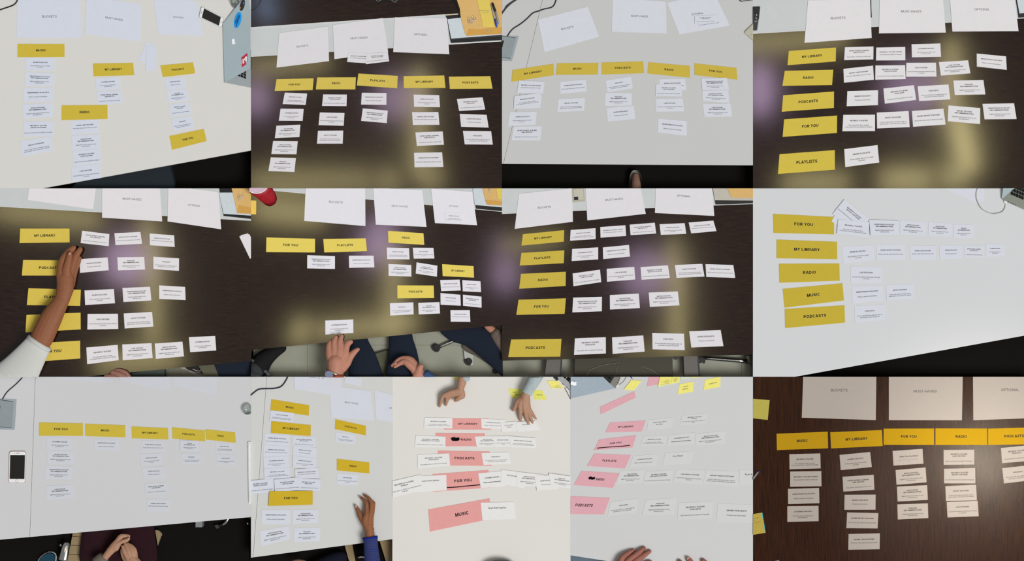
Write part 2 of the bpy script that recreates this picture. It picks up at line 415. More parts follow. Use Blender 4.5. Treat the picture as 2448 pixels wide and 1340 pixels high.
class Panel:
    def __init__(s, n, ox, oy, sc, rect, phrase, paper, yellow, table, rel):
        s.n, s.ox, s.oy, s.sc, s.phrase, s.rel = n, ox, oy, sc, phrase, rel
        x0, y0, x1, y1 = rect; g = 0.06
        s.rect = (x0+g if x0 > 0 else -30, y0+g if y0 > 0 else -30, x1-g if x1 < 2448 else 2478, y1-g if y1 < 1340 else 1370)
        s.paper = pmat('white_paper_%s' % phrase.replace(' ', '_'), paper, 0.85, 0.12, nscale=35, namt=0.02)  # how brightly each table is lit is put into its paper colour
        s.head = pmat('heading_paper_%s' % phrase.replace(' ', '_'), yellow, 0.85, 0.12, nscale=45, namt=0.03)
        s.hc = 'pink' if yellow[2] > 130 else 'yellow'
        s.tablecol = table; s.ink = INK; s.note = INKG
    def t(s, x, y): return (s.ox + x*s.sc, s.oy + y*s.sc)
    def poly(s, *a): return [s.t(a[i], a[i+1]) for i in range(0, len(a), 2)]
    def flat(s, name, q, mat, label, cat, group=None, th=0.5, parent=None, z=None):
        z0 = rest_z(s.n, q, th) if z is None else z
        o = emit(name, B().prism(q, z0, z0+th), mat, parent, s.rect)
        if o is not None and parent is None: tag(o, label, cat, group)
        return o, z0+th
    def heading(s, title, nums, text=True, uc=0.5):
        q = s.poly(*nums)
        ttl = title if text else ''
        lab = '%s heading card %s in the %s' % (s.hc, title, s.phrase) if text else 'yellow heading card with its word hidden under the arm in the %s' % s.phrase
        o, z = s.flat('heading_card', q, s.head, lab, 'card', '%s heading cards in the %s' % (s.hc, s.phrase), 0.7)
        if ttl:
            f = bil(q); m = lambda x, y: f(uc + x/3.22, y)
            text_obj('printed_title', [(ttl, 'H', 0, 0.565, 0.222, 1.0)], m, z+0.06, s.ink, o, s.rect)
        return o, z, q
    def card(s, code, nums, near=None, extra=None, label=None):
        q = s.poly(*nums); ti, no = CARDS[code]
        where = (' %s %s %s' % (s.rel, s.hc, near)) if near else ''
        hand = code.startswith('h')
        kindw = 'handwritten card' if hand else 'white card'
        lab = label or ('%s %s%s, %s' % (kindw, plain_title(code), where, s.phrase))
        o, z = s.flat('content_card', q, s.paper, lab, 'card', 'white cards in the %s' % s.phrase, 0.45)
        if o is None: return None
        f = bil(q); m = lambda x, y: f(0.5 + x/2.0, y)
        if hand:
            its = [(l, 'W', -0.05, 0.36+0.21*i, 0.145, 0.9) for i, l in enumerate(ti)]
            if code == 'hPR': its = [(ti[0], 'W', 0.05, 0.47, 0.135, 0.88)]
            if its: text_obj('handwriting', its, m, z+0.06, MARK, o, s.rect)
            if code == 'hPR': text_obj('handwritten_note', [(l, 'W', 0, 0.68+0.14*i, 0.085, 0.9) for i, l in enumerate(no)], m, z+0.06, INKF, o, s.rect)
            return o
        if len(ti) == 1:
            its = [(ti[0], 'T', 0, (0.395 if len(no) == 2 else 0.40), 0.1135, 1.0)]
            if len(no) == 2: nts = [(no[0], 'N', 0, 0.665, 0.0955, 1.02), (no[1], 'N', 0, 0.775, 0.0955, 1.02)]
            else: nts = [(l, 'N', 0, ONELINE_NOTE.get(code, .64)+.03, 0.0955, 1.02) for l in no]
        else:
            its = [(ti[0], 'T', 0, 0.33, 0.1135, 1.0), (ti[1], 'T', 0, 0.46, 0.1135, 1.0)] if ti else []
            if len(no) == 2: nts = [(no[0], 'N', 0, 0.70, 0.0955, 1.02), (no[1], 'N', 0, 0.81, 0.0955, 1.02)]
            else: nts = [(l, 'N', 0, 0.79, 0.0955, 1.02) for l in no]
        if its: text_obj('printed_title', its, m, z+0.06, s.ink, o, s.rect)
        if nts: text_obj('printed_note', nts, m, z+0.06, s.note, o, s.rect)
        if code == 'LHx':
            a, c = f(0.14, 0.655), f(0.86, 0.655)
            emit('struck_out_line', B().tube([(a[0],a[1],z+.12),(c[0],c[1],z+.12)], 0.35, 5, 1), MARK, o, s.rect)
        return o
    def group(s, title, hn, cards, **k):
        if hn: s.heading(title, hn, **k)
        for c in cards:
            p = c.split(); s.card(p[0], [float(v) for v in p[1:]], title)
    def sheet(s, word, nums, tx=None, lab=None):
        q = s.poly(*nums)
        o, z = s.flat('paper_sheet', q, s.paper, lab or 'white paper sheet printed %s in the %s' % (word, s.phrase), 'paper', 'white printed sheets in the %s' % s.phrase, 0.5)
        if tx:
            cx, cy, wd, ang = tx; c = s.t(cx, cy)
            vs, _ = text_geo(word, 'S'); tw = max(v[0] for v in vs)-min(v[0] for v in vs); sz = wd*s.sc/tw
            ca, sa = math.cos(math.radians(ang)), math.sin(math.radians(ang))
            m = lambda x, y: (c[0]+x*ca-y*sa, c[1]+x*sa+y*ca)
            text_obj('printed_word', [(word, 'S', 0, 0.358*sz, sz, 1.0)], m, z+0.06, s.note, o, s.rect)
        return o

S3 = 600/1787; S4 = 648/1930
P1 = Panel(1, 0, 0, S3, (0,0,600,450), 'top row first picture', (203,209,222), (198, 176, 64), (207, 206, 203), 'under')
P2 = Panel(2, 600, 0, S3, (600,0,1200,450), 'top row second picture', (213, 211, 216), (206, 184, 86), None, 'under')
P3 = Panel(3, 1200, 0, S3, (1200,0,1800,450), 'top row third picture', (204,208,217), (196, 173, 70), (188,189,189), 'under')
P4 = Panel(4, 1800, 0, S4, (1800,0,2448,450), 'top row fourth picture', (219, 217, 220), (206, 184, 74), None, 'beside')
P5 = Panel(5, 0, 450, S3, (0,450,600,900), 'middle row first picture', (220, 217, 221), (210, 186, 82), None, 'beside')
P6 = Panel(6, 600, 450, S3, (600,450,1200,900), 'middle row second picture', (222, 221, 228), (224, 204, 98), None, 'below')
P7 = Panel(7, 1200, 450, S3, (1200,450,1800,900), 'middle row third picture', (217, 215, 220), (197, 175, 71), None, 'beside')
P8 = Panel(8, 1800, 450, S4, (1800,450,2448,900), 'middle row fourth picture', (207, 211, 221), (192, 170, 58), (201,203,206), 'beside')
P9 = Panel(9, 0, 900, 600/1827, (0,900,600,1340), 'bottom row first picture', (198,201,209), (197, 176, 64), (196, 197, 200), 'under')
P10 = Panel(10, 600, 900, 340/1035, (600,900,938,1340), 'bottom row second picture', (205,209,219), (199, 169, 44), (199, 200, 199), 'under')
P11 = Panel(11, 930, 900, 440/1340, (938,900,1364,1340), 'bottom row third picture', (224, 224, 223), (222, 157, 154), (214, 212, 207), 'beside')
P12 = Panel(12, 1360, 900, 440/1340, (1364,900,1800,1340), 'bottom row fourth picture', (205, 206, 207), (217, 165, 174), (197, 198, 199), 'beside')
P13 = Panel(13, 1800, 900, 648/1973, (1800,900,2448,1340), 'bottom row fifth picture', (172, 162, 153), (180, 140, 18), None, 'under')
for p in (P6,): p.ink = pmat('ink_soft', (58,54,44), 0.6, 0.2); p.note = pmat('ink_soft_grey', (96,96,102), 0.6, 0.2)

# ------------------------------------------------------------------ floors and tables
FZ = -50.0; TH = 12.0
base = emit('floor', B().prism([(-90,-90),(2540,-90),(2540,1430),(-90,1430)], FZ-14, FZ-6), CARPET); tag(base, kind='structure')
def floor_piece(poly, mat):
    o = emit('floor', B().prism(poly, FZ-5, FZ), mat); return tag(o, kind='structure')
EDGE_W = pmat('grey_table_edge', (96,104,112), 0.6, 0.2)
def rectpoly(r): return [(r[0],r[1]),(r[2],r[1]),(r[2],r[3]),(r[0],r[3])]
def clip_poly(poly, a, b):
    """keep the part of poly on the upper side (smaller y) of the line a-b, a left of b"""
    out = []; n = len(poly)
    f = lambda p: (b[0]-a[0])*(p[1]-a[1])-(b[1]-a[1])*(p[0]-a[0])
    for i in range(n):
        p, q = poly[i], poly[(i+1)%n]; fp, fq = f(p), f(q)
        if fp <= 0: out.append(p)
        if fp*fq < 0:
            t = fp/(fp-fq); out.append((p[0]+(q[0]-p[0])*t, p[1]+(q[1]-p[1])*t))
    return out
def table_root(P, label):
    x0, y0, x1, y1 = P.rect
    return empty('conference_table', ((x0+x1)/2, (y0+y1)/2, FZ), label, 'table')
def legs(P, T, mat, ymax=None):
    x0, y0, x1, y1 = P.rect; y1 = ymax or y1
    for fx in (0.2, 0.8):
        for fy in (0.2, 0.75):
            cx, cy = x0+(x1-x0)*fx, y0+(y1-y0)*fy
            emit('leg', B().prism([(cx-8,cy-8),(cx+8,cy-8),(cx+8,cy+8),(cx-8,cy+8)], FZ, -TH), mat, T)
SEAMG = pmat('grey_joint', (112,108,104), 0.8, 0.1)
LEG = pmat('grey_leg_metal', (120,122,124), 0.5, 0.3)
def white_table(P, label, edge=None, seam=None):
    T = table_root(P, label); poly = rectpoly(P.rect)
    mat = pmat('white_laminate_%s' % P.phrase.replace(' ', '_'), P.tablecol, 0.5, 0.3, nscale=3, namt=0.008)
    for a, b in (edge or []): poly = clip_poly(poly, P.t(*a), P.t(*b))
    if seam:
        a, b = P.t(*seam[0]), P.t(*seam[1])          # top point, bottom point of the joint
        dx = (b[0]-a[0])/(b[1]-a[1])
        L = lambda y, o: (a[0]+(y-a[1])*dx+o, y)
        lo, hi = P.rect[1]-5, P.rect[3]+5
        # left leaf: keep side left of line; walk line upward so that 'upper side' test keeps the left part
        left = clip_poly(poly, L(lo, -0.3), L(hi, -0.3)) ; right = clip_poly(poly, L(hi, 0.3), L(lo, 0.3))
        parts = sorted((left, right), key=lambda q: sum(p[0] for p in q)/len(q))
        for q in parts: emit('tabletop', B().prism(q, -TH, 0), mat, T)
        emit('joint_strip', B().prism([L(lo+5.5,-1.2), L(lo+5.5,1.2), L(hi-6,1.2), L(hi-6,-1.2)], -TH-1.5, -1.0), SEAMG, T, P.rect) if not edge else \
        emit('joint_strip', B().prism(clip_poly([L(lo+5.5,-1.2), L(lo+5.5,1.2), L(hi-6,1.2), L(hi-6,-1.2)], P.t(*edge[0][0]), P.t(*edge[0][1])), -TH-1.5, -1.0), SEAMG, T, P.rect)
    else:
        emit('tabletop', B().prism(poly, -TH, 0), mat, T)
    legs(P, T, LEG)
    return T
white_table(P1, 'white table with the sticker-covered laptop in the top row first picture', [((300,1340),(1787,1070))])
white_table(P3, 'jointed white table with grey power box in the top row third picture', [((0,1165),(1787,1176))], ((288,0),(10,1165)))
white_table(P8, 'white table with loop of pale charger cable in the middle row fourth picture', [((300,1340),(1930,1048))])
white_table(P9, 'jointed white table with upright phone in the bottom row first picture', [((0,1185),(1827,1020))], ((257,0),(217,1167)))
white_table(P10, 'jointed white table with blue-sleeved arm in the bottom row second picture', [((0,1315),(1035,1180))], ((115,0),(15,1315)))
white_table(P11, 'white table with pink cards and two hands in the bottom row third picture')
white_table(P12, 'white table with pink slanted cards in the bottom row fourth picture', [((0,1297),(310,1345))])
floor_piece([(-30,330),(615,330),(615,470),(-30,470)], CARPET)
floor_piece([(1170,370),(1790,370),(1790,462),(1170,462)], CARPET)
floor_piece([(1840,770),(2480,770),(2480,915),(1840,915)], CARPET)
floor_piece([(-40,1210),(590,1210),(590,1400),(-40,1400)], CARPET)
floor_piece([(592,1250),(942,1250),(942,1400),(592,1400)], CARPET)
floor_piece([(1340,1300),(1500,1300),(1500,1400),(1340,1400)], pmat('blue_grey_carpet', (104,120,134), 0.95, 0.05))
def tiled_floor(x0, y0, x1, y1, cell):
    o = floor_piece([(x0,y0),(x1,y0),(x1,y1),(x0,y1)], TILEGAP)
    x = x0+1
    while x < x1-2:
        y = y0+1
        while y < y1-2:
            xe, ye = min(x+cell, x1-1), min(y+cell*0.5, y1-1)
            emit('tile', B().prism([(x,y),(xe-0.5,y),(xe-0.5,ye-0.5),(x,ye-0.5)], FZ, FZ+1.0), TILE, o)
            y += cell*0.5
        x += cell
tiled_floor(240, 850, 598, 912, 92); tiled_floor(600, 760, 1199, 916, 130); tiled_floor(1201, 848, 1810, 916, 115)

DW = (20,11,7); DW2 = (45,28,20)
def dark_table(P, label, strip, bottom=None, far=None, name='espresso_wood_veneer'):
    """strip: lower edge line of the pale cable cover; far: its upper edge line (None: reaches the top)"""
    T = table_root(P, label); full = rectpoly(P.rect)
    mat = wood(name, DW, DW2, (1.2, 9, 9), 0.075, 0.5, 0.004, ramp=(0.4, 0.63))
    a, b = P.t(*strip[0]), P.t(*strip[1])
    near = clip_poly(full, b, a)
    if bottom: near = clip_poly(near, P.t(*bottom[0]), P.t(*bottom[1]))
    emit('tabletop', B().prism(near, -TH, 0), mat, T)
    cover = clip_poly(full, a, b)
    if far:
        fa, fb = P.t(*far[0]), P.t(*far[1])
        ft = clip_poly(full, fa, fb); emit('tabletop', B().prism(ft, -TH, 0), mat, T)
        cover = clip_poly(cover, fb, fa)
        emit('metal_edge', B().prism([(fa[0],fa[1]-0.6),(fb[0],fb[1]-0.6),(fb[0],fb[1]+0.9),(fa[0],fa[1]+0.9)], -3, 0.35), RIM, T, P.rect)
        emit('metal_edge', B().prism([(fa[0],fa[1]+1.6),(fb[0],fb[1]+1.6),(fb[0],fb[1]+2.4),(fa[0],fa[1]+2.4)], -3, 0.2), RIM, T, P.rect)
    emit('cable_cover', B().prism(cover, -TH, -0.5), TROUGH, T)
    emit('metal_edge', B().prism([(a[0],a[1]-1.2),(b[0],b[1]-1.2),(b[0],b[1]+0.2),(a[0],a[1]+0.2)], -3, 0.02), RIM, T, P.rect)
    legs(P, T, LEG, P.rect[3]-120)
    return T
T2 = dark_table(P2, 'dark wood table with orange envelope in the top row second picture', ((0,404),(1787,294)), None, ((-30,197),(1800,76)))
T4 = dark_table(P4, 'dark wood table with black remote in the top row fourth picture', ((0,240),(1930,130)))
T5 = dark_table(P5, 'dark wood table under the reaching arm in the middle row first picture', ((0,130),(1787,230)), ((600,1340),(1787,1228)))
T6 = dark_table(P6, 'dark wood table with red cup in the middle row second picture', ((0,2),(1787,166)), ((0,1150),(1787,972)))
T7 = dark_table(P7, 'dark wood table with chairs below in the middle row third picture', ((0,181),(1787,110)), ((0,1226),(1787,1183)))
T13 = table_root(P13, 'walnut brown wood table with vertical grain in the bottom row fifth picture')
x0, y0, x1, y1 = P13.rect
WAL = wood('walnut_veneer', (24,8,1), (64,33,12), (16, 0.5, 9), 0.125, 0.25, 0.008, ramp=(0.36, 0.66))
xs = [x0, 1862, 2088, 2290, x1]
for i in range(4): emit('tabletop_board', B().prism([(xs[i]+0.12,y0),(xs[i+1]-0.12,y0),(xs[i+1]-0.12,y1),(xs[i]+0.12,y1)], -TH, 0), WAL, T13)
legs(P13, T13, LEG)

# ------------------------------------------------------------------ sheets, headings and cards
def N(s): return [float(v) for v in s.split()]
P1.sheet('BUCKETS', N('122 -10 571 -10 581 268 118 268'), (352,117,104,0))
P1.sheet('MUST-HAVES', N('618 -30 1004 30 1001 297 603 243'), (812,133,124,9))
P1.sheet('OPTIONAL', N('1092 -20 1405 10 1447 256 1128 244'), (1271,124,78,3))
P1.group('MUSIC', N('126 312 459 313 460 405 125 407'), ['SP 187 410 387 414 388 503 184 500','IPR 180 512 388 522 384 613 176 608','IP 168 625 378 622 376 718 165 725','ASR 161 743 374 733 377 829 163 847','RPA 167 862 383 864 382 963 163 974','AS 144 1007 361 969 376 1070 157 1115'])
P1.group('MY LIBRARY', N('662 452 948 447 956 535 667 543'), ['LH 680 556 853 546 859 633 683 643','SSA 688 650 866 643 876 733 693 746'])
P1.group('PODCASTS', N('1142 465 1375 444 1391 522 1160 549'), ['SPD 1168 557 1311 546 1327 625 1183 641','PR 1187 646 1327 632 1345 713 1202 731','RPP 1203 743 1348 727 1363 808 1218 829','PD 1220 842 1366 823 1382 906 1236 938'])
P1.group('RADIO', N('440 750 765 747 766 846 439 855'), ['SL 503 861 699 849 706 942 507 959','LSR 512 965 707 953 712 1056 514 1070','RPL 514 1074 714 1056 720 1160 520 1182','LS 507 1188 711 1166 718 1267 513 1294'])
P1.group('FOR YOU', N('1206 968 1452 917 1472 1004 1226 1066'), [])
P1.card('BL', N('1045 296 1108 326 1050 455 988 430'), label='lower of two blank white cards above PODCASTS, leaning left, top row first picture')
P1.card('BL', N('1047 333 1114 329 1112 503 1037 503'), label='upper of two blank white cards above PODCASTS, standing upright, top row first picture')

P2.sheet('BUCKETS', N('201 235 548 188 556 435 182 481'), (367,328,82,-5))
P2.sheet('MUST-HAVES', N('583 178 940 128 977 372 594 421'), (770,270,120,-4))
P2.sheet('OPTIONAL', N('1024 123 1395 130 1412 386 1013 371'), (1209,246,94,2))
P2.card('RPS', N('695 372 850 378 846 452 684 441'), label='white card RECENTLY PLAYED SONGS on the MUST-HAVES sheet, top row second picture')
P2.card('RPA', N('822 382 975 372 984 437 818 457'), label='white card RECENTLY PLAYED ARTIST STATIONS on the MUST-HAVES sheet, top row second picture')
P2.group('FOR YOU', N('182 564 446 557 439 641 169 647'), ['RP 241 659 400 665 389 747 225 740','LH 211 773 375 775 368 860 198 859','LSR 181 894 352 887 345 975 170 983','ASR 158 1003 333 1005 324 1098 145 1096','PR 141 1119 320 1125 309 1224 124 1217'])
P2.group('RADIO', N('472 551 747 550 743 636 462 636'), ['RPL 514 672 683 673 680 755 506 754','LS 490 800 666 804 660 895 481 890','AS 477 930 657 929 653 1022 470 1022'])
P2.group('PLAYLISTS', N('765 523 1045 540 1041 628 754 608'), ['IP 789 660 965 662 964 746 784 744','IPR 796 771 974 787 967 876 784 860'])
P2.group('MY LIBRARY', N('1087 542 1376 537 1385 626 1089 627'), ['SP 1159 673 1340 677 1346 763 1161 760','SL 1147 798 1334 797 1342 888 1153 889','SSA 1171 942 1365 935 1374 1030 1181 1038','SAS 1161 1087 1361 1084 1370 1188 1165 1190'])
P2.group('PODCASTS', N('1409 546 1704 542 1720 631 1416 633'), ['RPP 1466 704 1649 692 1668 779 1482 790','SPD 1486 810 1678 817 1692 908 1496 902','PD 1509 931 1710 933 1722 1029 1522 1027'])

P3.sheet('BUCKETS', N('255 140 610 48 691 261 303 371'), (466,199,88,-12))
P3.sheet('MUST-HAVES', N('790 -15 1166 12 1172 238 781 226'), (980,115,120,2))
P3.sheet('OPTIONAL', N('1175 20 1505 -60 1622 182 1262 245'), (1391,98,88,-8))
P3.card('RPA', N('1384 125 1530 100 1556 178 1405 198'), label='white card half covered by another on the OPTIONAL sheet, top row third picture')
P3.card('RPP', N('1372 112 1518 108 1530 163 1372 168'), label='white card RECENTLY PLAYED PODCASTS on the OPTIONAL sheet, top row third picture')
P3.group('MY LIBRARY', N('75 498 368 454 370 535 69 582'), ['RPS 122 573 304 581 293 665 106 661'])
P3.card('BL', N('100 680 282 675 273 768 84 776'), label='white card almost hidden behind RECENTLY PLAYED, under MY LIBRARY, top row third picture')
P3.group('MY LIBRARY', None, ['RP 88 684 275 661 277 742 84 772','SP 57 798 248 794 238 887 42 897','SSA 84 901 283 898 272 998 68 998'])
P3.group('MUSIC', N('394 450 688 447 683 530 384 533'), ['SAS 414 582 597 566 602 650 415 668','AS 401 705 591 697 584 787 393 797'])
P3.group('PODCASTS', N('712 445 1007 437 1012 521 711 530'), ['PD 738 573 917 545 932 629 750 656','PR 737 660 924 663 924 750 732 754','SPD 744 769 939 752 948 846 753 865'])
P3.group('RADIO', N('1043 442 1339 469 1338 553 1037 523'), ['SL 1119 564 1302 561 1314 642 1122 646','RPL 1097 600 1277 602 1280 687 1092 684','LS 1096 703 1286 700 1296 792 1098 794','IP 1112 843 1315 862 1316 966 1110 942'])
P3.group('FOR YOU', N('1370 450 1669 483 1677 567 1371 534'), ['IPR 1418 558 1600 553 1617 639 1425 641','ASR 1426 645 1611 641 1618 733 1430 717','LSR 1430 738 1627 737 1638 829 1442 833'])

P4.sheet('BUCKETS', N('392 2 834 -5 845 270 367 305'), (606,128,104,-2))
P4.sheet('MUST-HAVES', N('903 -10 1352 -10 1373 232 897 238'), (1127,81,144,0))
P4.sheet('OPTIONAL', N('1402 -10 1863 -10 1891 222 1420 225'), (1631,67,108,0))
P4.group('MY LIBRARY', N('255 363 591 338 589 437 246 464'), ['SSA 655 336 858 331 857 423 649 428','RPS 878 338 1084 334 1085 429 876 430','LH 1129 315 1334 309 1339 404 1132 408'])
P4.group('RADIO', N('227 504 572 496 563 605 209 611'), ['IP 1593 381 1802 401 1807 497 1594 474','SL 644 490 855 467 861 567 648 589','RPL 872 466 1083 464 1087 563 871 567','LS 1092 447 1303 446 1307 545 1091 546','LSR 1324 442 1532 429 1548 522 1338 538'])
P4.group('PODCASTS', N('215 678 577 651 576 768 205 795'), ['SPD 672 648 891 642 890 748 667 756','RPP 929 630 1146 606 1162 711 939 738','PD 1173 614 1392 601 1405 707 1183 719','PR 1427 573 1641 569 1655 672 1437 676'])
P4.group('FOR YOU', N('222 849 599 822 598 946 211 974'), ['RP 643 817 869 816 869 932 637 934','AS 882 801 1108 790 1116 904 884 914','SAS 1132 790 1356 773 1372 886 1140 902','ASR 1392 750 1618 769 1617 883 1387 862','IPR 1634 739 1859 735 1877 847 1649 849'])
P4.group('PLAYLISTS', N('189 1097 583 1068 583 1207 178 1238'), ['SP 650 1061 887 1032 899 1156 657 1189'])

P5.sheet('', N('207 -10 684 -10 663 149 197 82'), None, 'white paper sheet with no visible word, left end of the middle row first picture')
P5.sheet('MUST-HAVES', N('727 -10 1138 -10 1155 235 727 208'), (940,76,132,3))
P5.sheet('OPTIONAL', N('1198 -20 1555 25 1575 291 1193 235'), (1384,121,88,6))
P5.sheet('', N('1712 334 1765 320 1845 470 1790 505'), None, 'lower blank sheet at the right edge of the middle row first picture')
P5.sheet('', N('1704 342 1775 325 1860 480 1780 500'), None, 'upper blank sheet at the right edge of the middle row first picture')
P5.group('MY LIBRARY', N('145 286 495 286 496 384 139 389'), ['SSA 585 301 779 325 774 411 574 389','SAS 815 319 1000 310 1012 394 823 404','SL 1066 321 1240 334 1244 417 1068 404'])
P5.group('PODCASTS', N('165 509 540 513 535 620 156 620'), ['SPD 567 503 767 491 775 582 570 601','PR 835 490 1027 488 1033 577 841 583','PD 1092 486 1275 498 1274 587 1093 574'])
P5.group('PLAYLISTS', N('203 710 576 721 571 836 191 830'), ['SP 602 726 811 716 819 817 606 830','IPR 872 708 1069 700 1078 797 879 809','IP 1133 690 1318 701 1322 795 1134 786'])
P5.heading('', N('189 900 574 884 575 1003 182 1025'), text=False)
for c in ('LS 624 893 840 892 842 1000 622 1004', 'AS 881 890 1083 879 1092 983 888 997'):
    p = c.split(); P5.card(p[0], N(' '.join(p[1:])), None)
P5.group('FOR YOU', N('189 1105 571 1083 572 1210 180 1238'), ['RP 615 1132 838 1113 845 1222 621 1251','LSR 871 1110 1079 1101 1087 1207 874 1223','ASR 1102 1104 1299 1090 1310 1195 1110 1213','LH 1345 1058 1532 1050 1540 1153 1354 1165'])

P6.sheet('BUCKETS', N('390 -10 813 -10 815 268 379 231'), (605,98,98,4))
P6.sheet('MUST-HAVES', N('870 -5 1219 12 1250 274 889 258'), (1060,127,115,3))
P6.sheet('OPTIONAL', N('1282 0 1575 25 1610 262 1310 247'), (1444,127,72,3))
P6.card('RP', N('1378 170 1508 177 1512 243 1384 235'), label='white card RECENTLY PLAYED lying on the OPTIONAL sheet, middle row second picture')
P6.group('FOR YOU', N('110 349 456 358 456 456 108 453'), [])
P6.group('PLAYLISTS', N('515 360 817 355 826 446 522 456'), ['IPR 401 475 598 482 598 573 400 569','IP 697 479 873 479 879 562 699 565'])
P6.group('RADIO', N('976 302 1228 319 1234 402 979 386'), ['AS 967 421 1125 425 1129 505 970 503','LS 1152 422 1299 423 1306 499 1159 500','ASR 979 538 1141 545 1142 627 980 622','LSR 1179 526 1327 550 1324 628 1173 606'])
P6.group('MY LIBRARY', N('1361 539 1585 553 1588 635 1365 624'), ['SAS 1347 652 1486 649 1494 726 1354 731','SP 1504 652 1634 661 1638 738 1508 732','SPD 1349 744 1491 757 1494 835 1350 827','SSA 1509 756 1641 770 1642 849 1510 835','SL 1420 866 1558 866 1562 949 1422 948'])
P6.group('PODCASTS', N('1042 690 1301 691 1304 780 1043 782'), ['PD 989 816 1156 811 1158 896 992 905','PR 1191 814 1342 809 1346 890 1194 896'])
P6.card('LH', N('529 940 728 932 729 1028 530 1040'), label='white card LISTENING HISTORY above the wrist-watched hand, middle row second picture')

P7.sheet('BUCKETS', N('120 38 500 -2 505 238 91 288'), (302,134,92,-4))
P7.sheet('MUST-HAVES', N('595 0 985 -15 1024 181 608 228'), (799,78,126,-4))
P7.sheet('OPTIONAL', N('1095 -10 1495 -10 1512 196 1089 175'), (1294,54,98,3))
P7.group('MY LIBRARY', N('149 326 443 297 440 379 139 407'), ['RP 489 296 666 283 667 361 485 372','RPS 700 275 879 262 884 338 702 351','SSA 909 258 1088 244 1098 321 916 333','SP 1122 255 1301 247 1312 323 1131 331','SL 1329 243 1505 229 1527 304 1347 320'])
P7.group('PLAYLISTS', N('139 459 444 441 440 532 126 549'), ['LH 500 431 685 419 685 505 496 517','IP 718 420 904 402 912 485 721 503'])
P7.group('RADIO', N('135 608 455 593 453 694 123 714'), ['RPL 503 605 698 578 707 667 509 696','LS 746 572 942 558 949 648 748 664','RPA 987 560 1182 547 1195 637 994 650','AS 1231 545 1426 537 1442 627 1243 637','SAS 1449 539 1647 545 1661 637 1455 630'])
P7.group('FOR YOU', N('118 792 455 782 446 892 102 900'), ['IPR 507 777 712 771 711 874 501 882','LSR 768 759 974 748 982 851 769 862','ASR 1045 741 1252 733 1264 832 1053 843'])
P7.group('PODCASTS', N('65 1075 424 1070 415 1197 45 1200'), ['RPP 519 1067 739 1058 740 1174 513 1185','PR 784 1060 1006 1046 1016 1161 788 1177','PD 1070 1028 1296 1034 1301 1150 1072 1145','SPD 1333 1016 1557 1008 1577 1122 1348 1132'])

P8.sheet('', N('1340 -12 1640 -40 1645 80 1598 108'), None, 'blank white sheet at the top edge of the middle row fourth picture')
P8.group('FOR YOU', N('143 181 575 203 578 327 147 317'), [])
P8.card('BL', N('598 160 780 260 745 340 558 235'), label='lowest card of the fan beside yellow FOR YOU, middle row fourth picture')
P8.card('BL', N('640 88 815 240 745 330 567 182'), label='middle card of the fan beside yellow FOR YOU, middle row fourth picture')
P8.group('FOR YOU', None, ['RPA 650 78 828 222 761 304 583 160','RP 605 219 827 238 823 350 597 322','IPR 826 222 1037 230 1040 332 836 334','ASR 1048 227 1232 241 1230 338 1046 326','LSR 1250 240 1416 250 1413 343 1248 333','PR 1430 257 1570 258 1574 352 1428 351'])
P8.group('MY LIBRARY', N('168 364 599 380 600 504 168 497'), ['SP 633 415 850 402 863 509 645 535','SAS 879 401 1077 402 1084 504 881 507','SL 1117 408 1298 407 1301 507 1122 509','SPD 1325 405 1489 404 1492 500 1332 503','SSA 1502 404 1641 409 1648 494 1508 492','LH 1660 396 1788 398 1790 482 1658 484'])
P8.group('RADIO', N('185 536 615 534 618 657 189 671'), ['LS 697 556 916 561 914 674 696 671'])
P8.group('MUSIC', N('212 715 637 675 648 797 225 849'), ['IP 703 697 920 688 927 797 708 817','AS 947 688 1143 681 1144 783 953 798'])
P8.group('PODCASTS', N('226 858 652 832 655 955 230 994'), ['PD 723 837 940 826 941 935 725 953'])

P9.sheet('', N('403 -20 820 -20 818 43 403 11'), None, 'leftmost of three blank sheet ends at the top of the bottom row first picture')
P9.sheet('', N('866 -20 1232 -20 1231 98 868 34'), None, 'middle of three blank sheet ends at the top of the bottom row first picture')
P9.sheet('', N('1255 -20 1576 -20 1572 137 1255 60'), None, 'rightmost of three blank sheet ends at the top of the bottom row first picture')
P9.group('FOR YOU', N('285 332 604 338 605 430 284 429'), ['LH 341 437 534 446 532 531 337 530','ASR 344 536 541 541 540 633 342 629','IPR 330 647 533 651 527 744 326 744','LSR 336 793 534 785 540 880 336 894'])
P9.group('MUSIC', N('620 341 912 352 914 440 622 431'), ['IP 685 449 862 454 864 538 686 536'])
P9.group('MY LIBRARY', N('959 361 1223 373 1226 456 961 447'), ['SAS 1032 462 1193 469 1197 545 1035 545','SP 1018 562 1180 557 1187 636 1027 649','SPD 1035 658 1198 653 1206 738 1043 745','SSA 1052 778 1216 765 1222 849 1059 862','SL 1068 888 1236 891 1235 980 1068 978'])
P9.group('PODCASTS', N('1253 367 1490 390 1494 470 1256 449'), ['PR 1310 460 1447 464 1454 542 1312 540','PD 1319 556 1465 557 1466 635 1323 634'])
P9.group('RADIO', N('1495 381 1712 405 1717 480 1500 457'), ['AS 1567 478 1699 484 1701 556 1573 551','LS 1573 568 1707 567 1713 640 1583 641'])

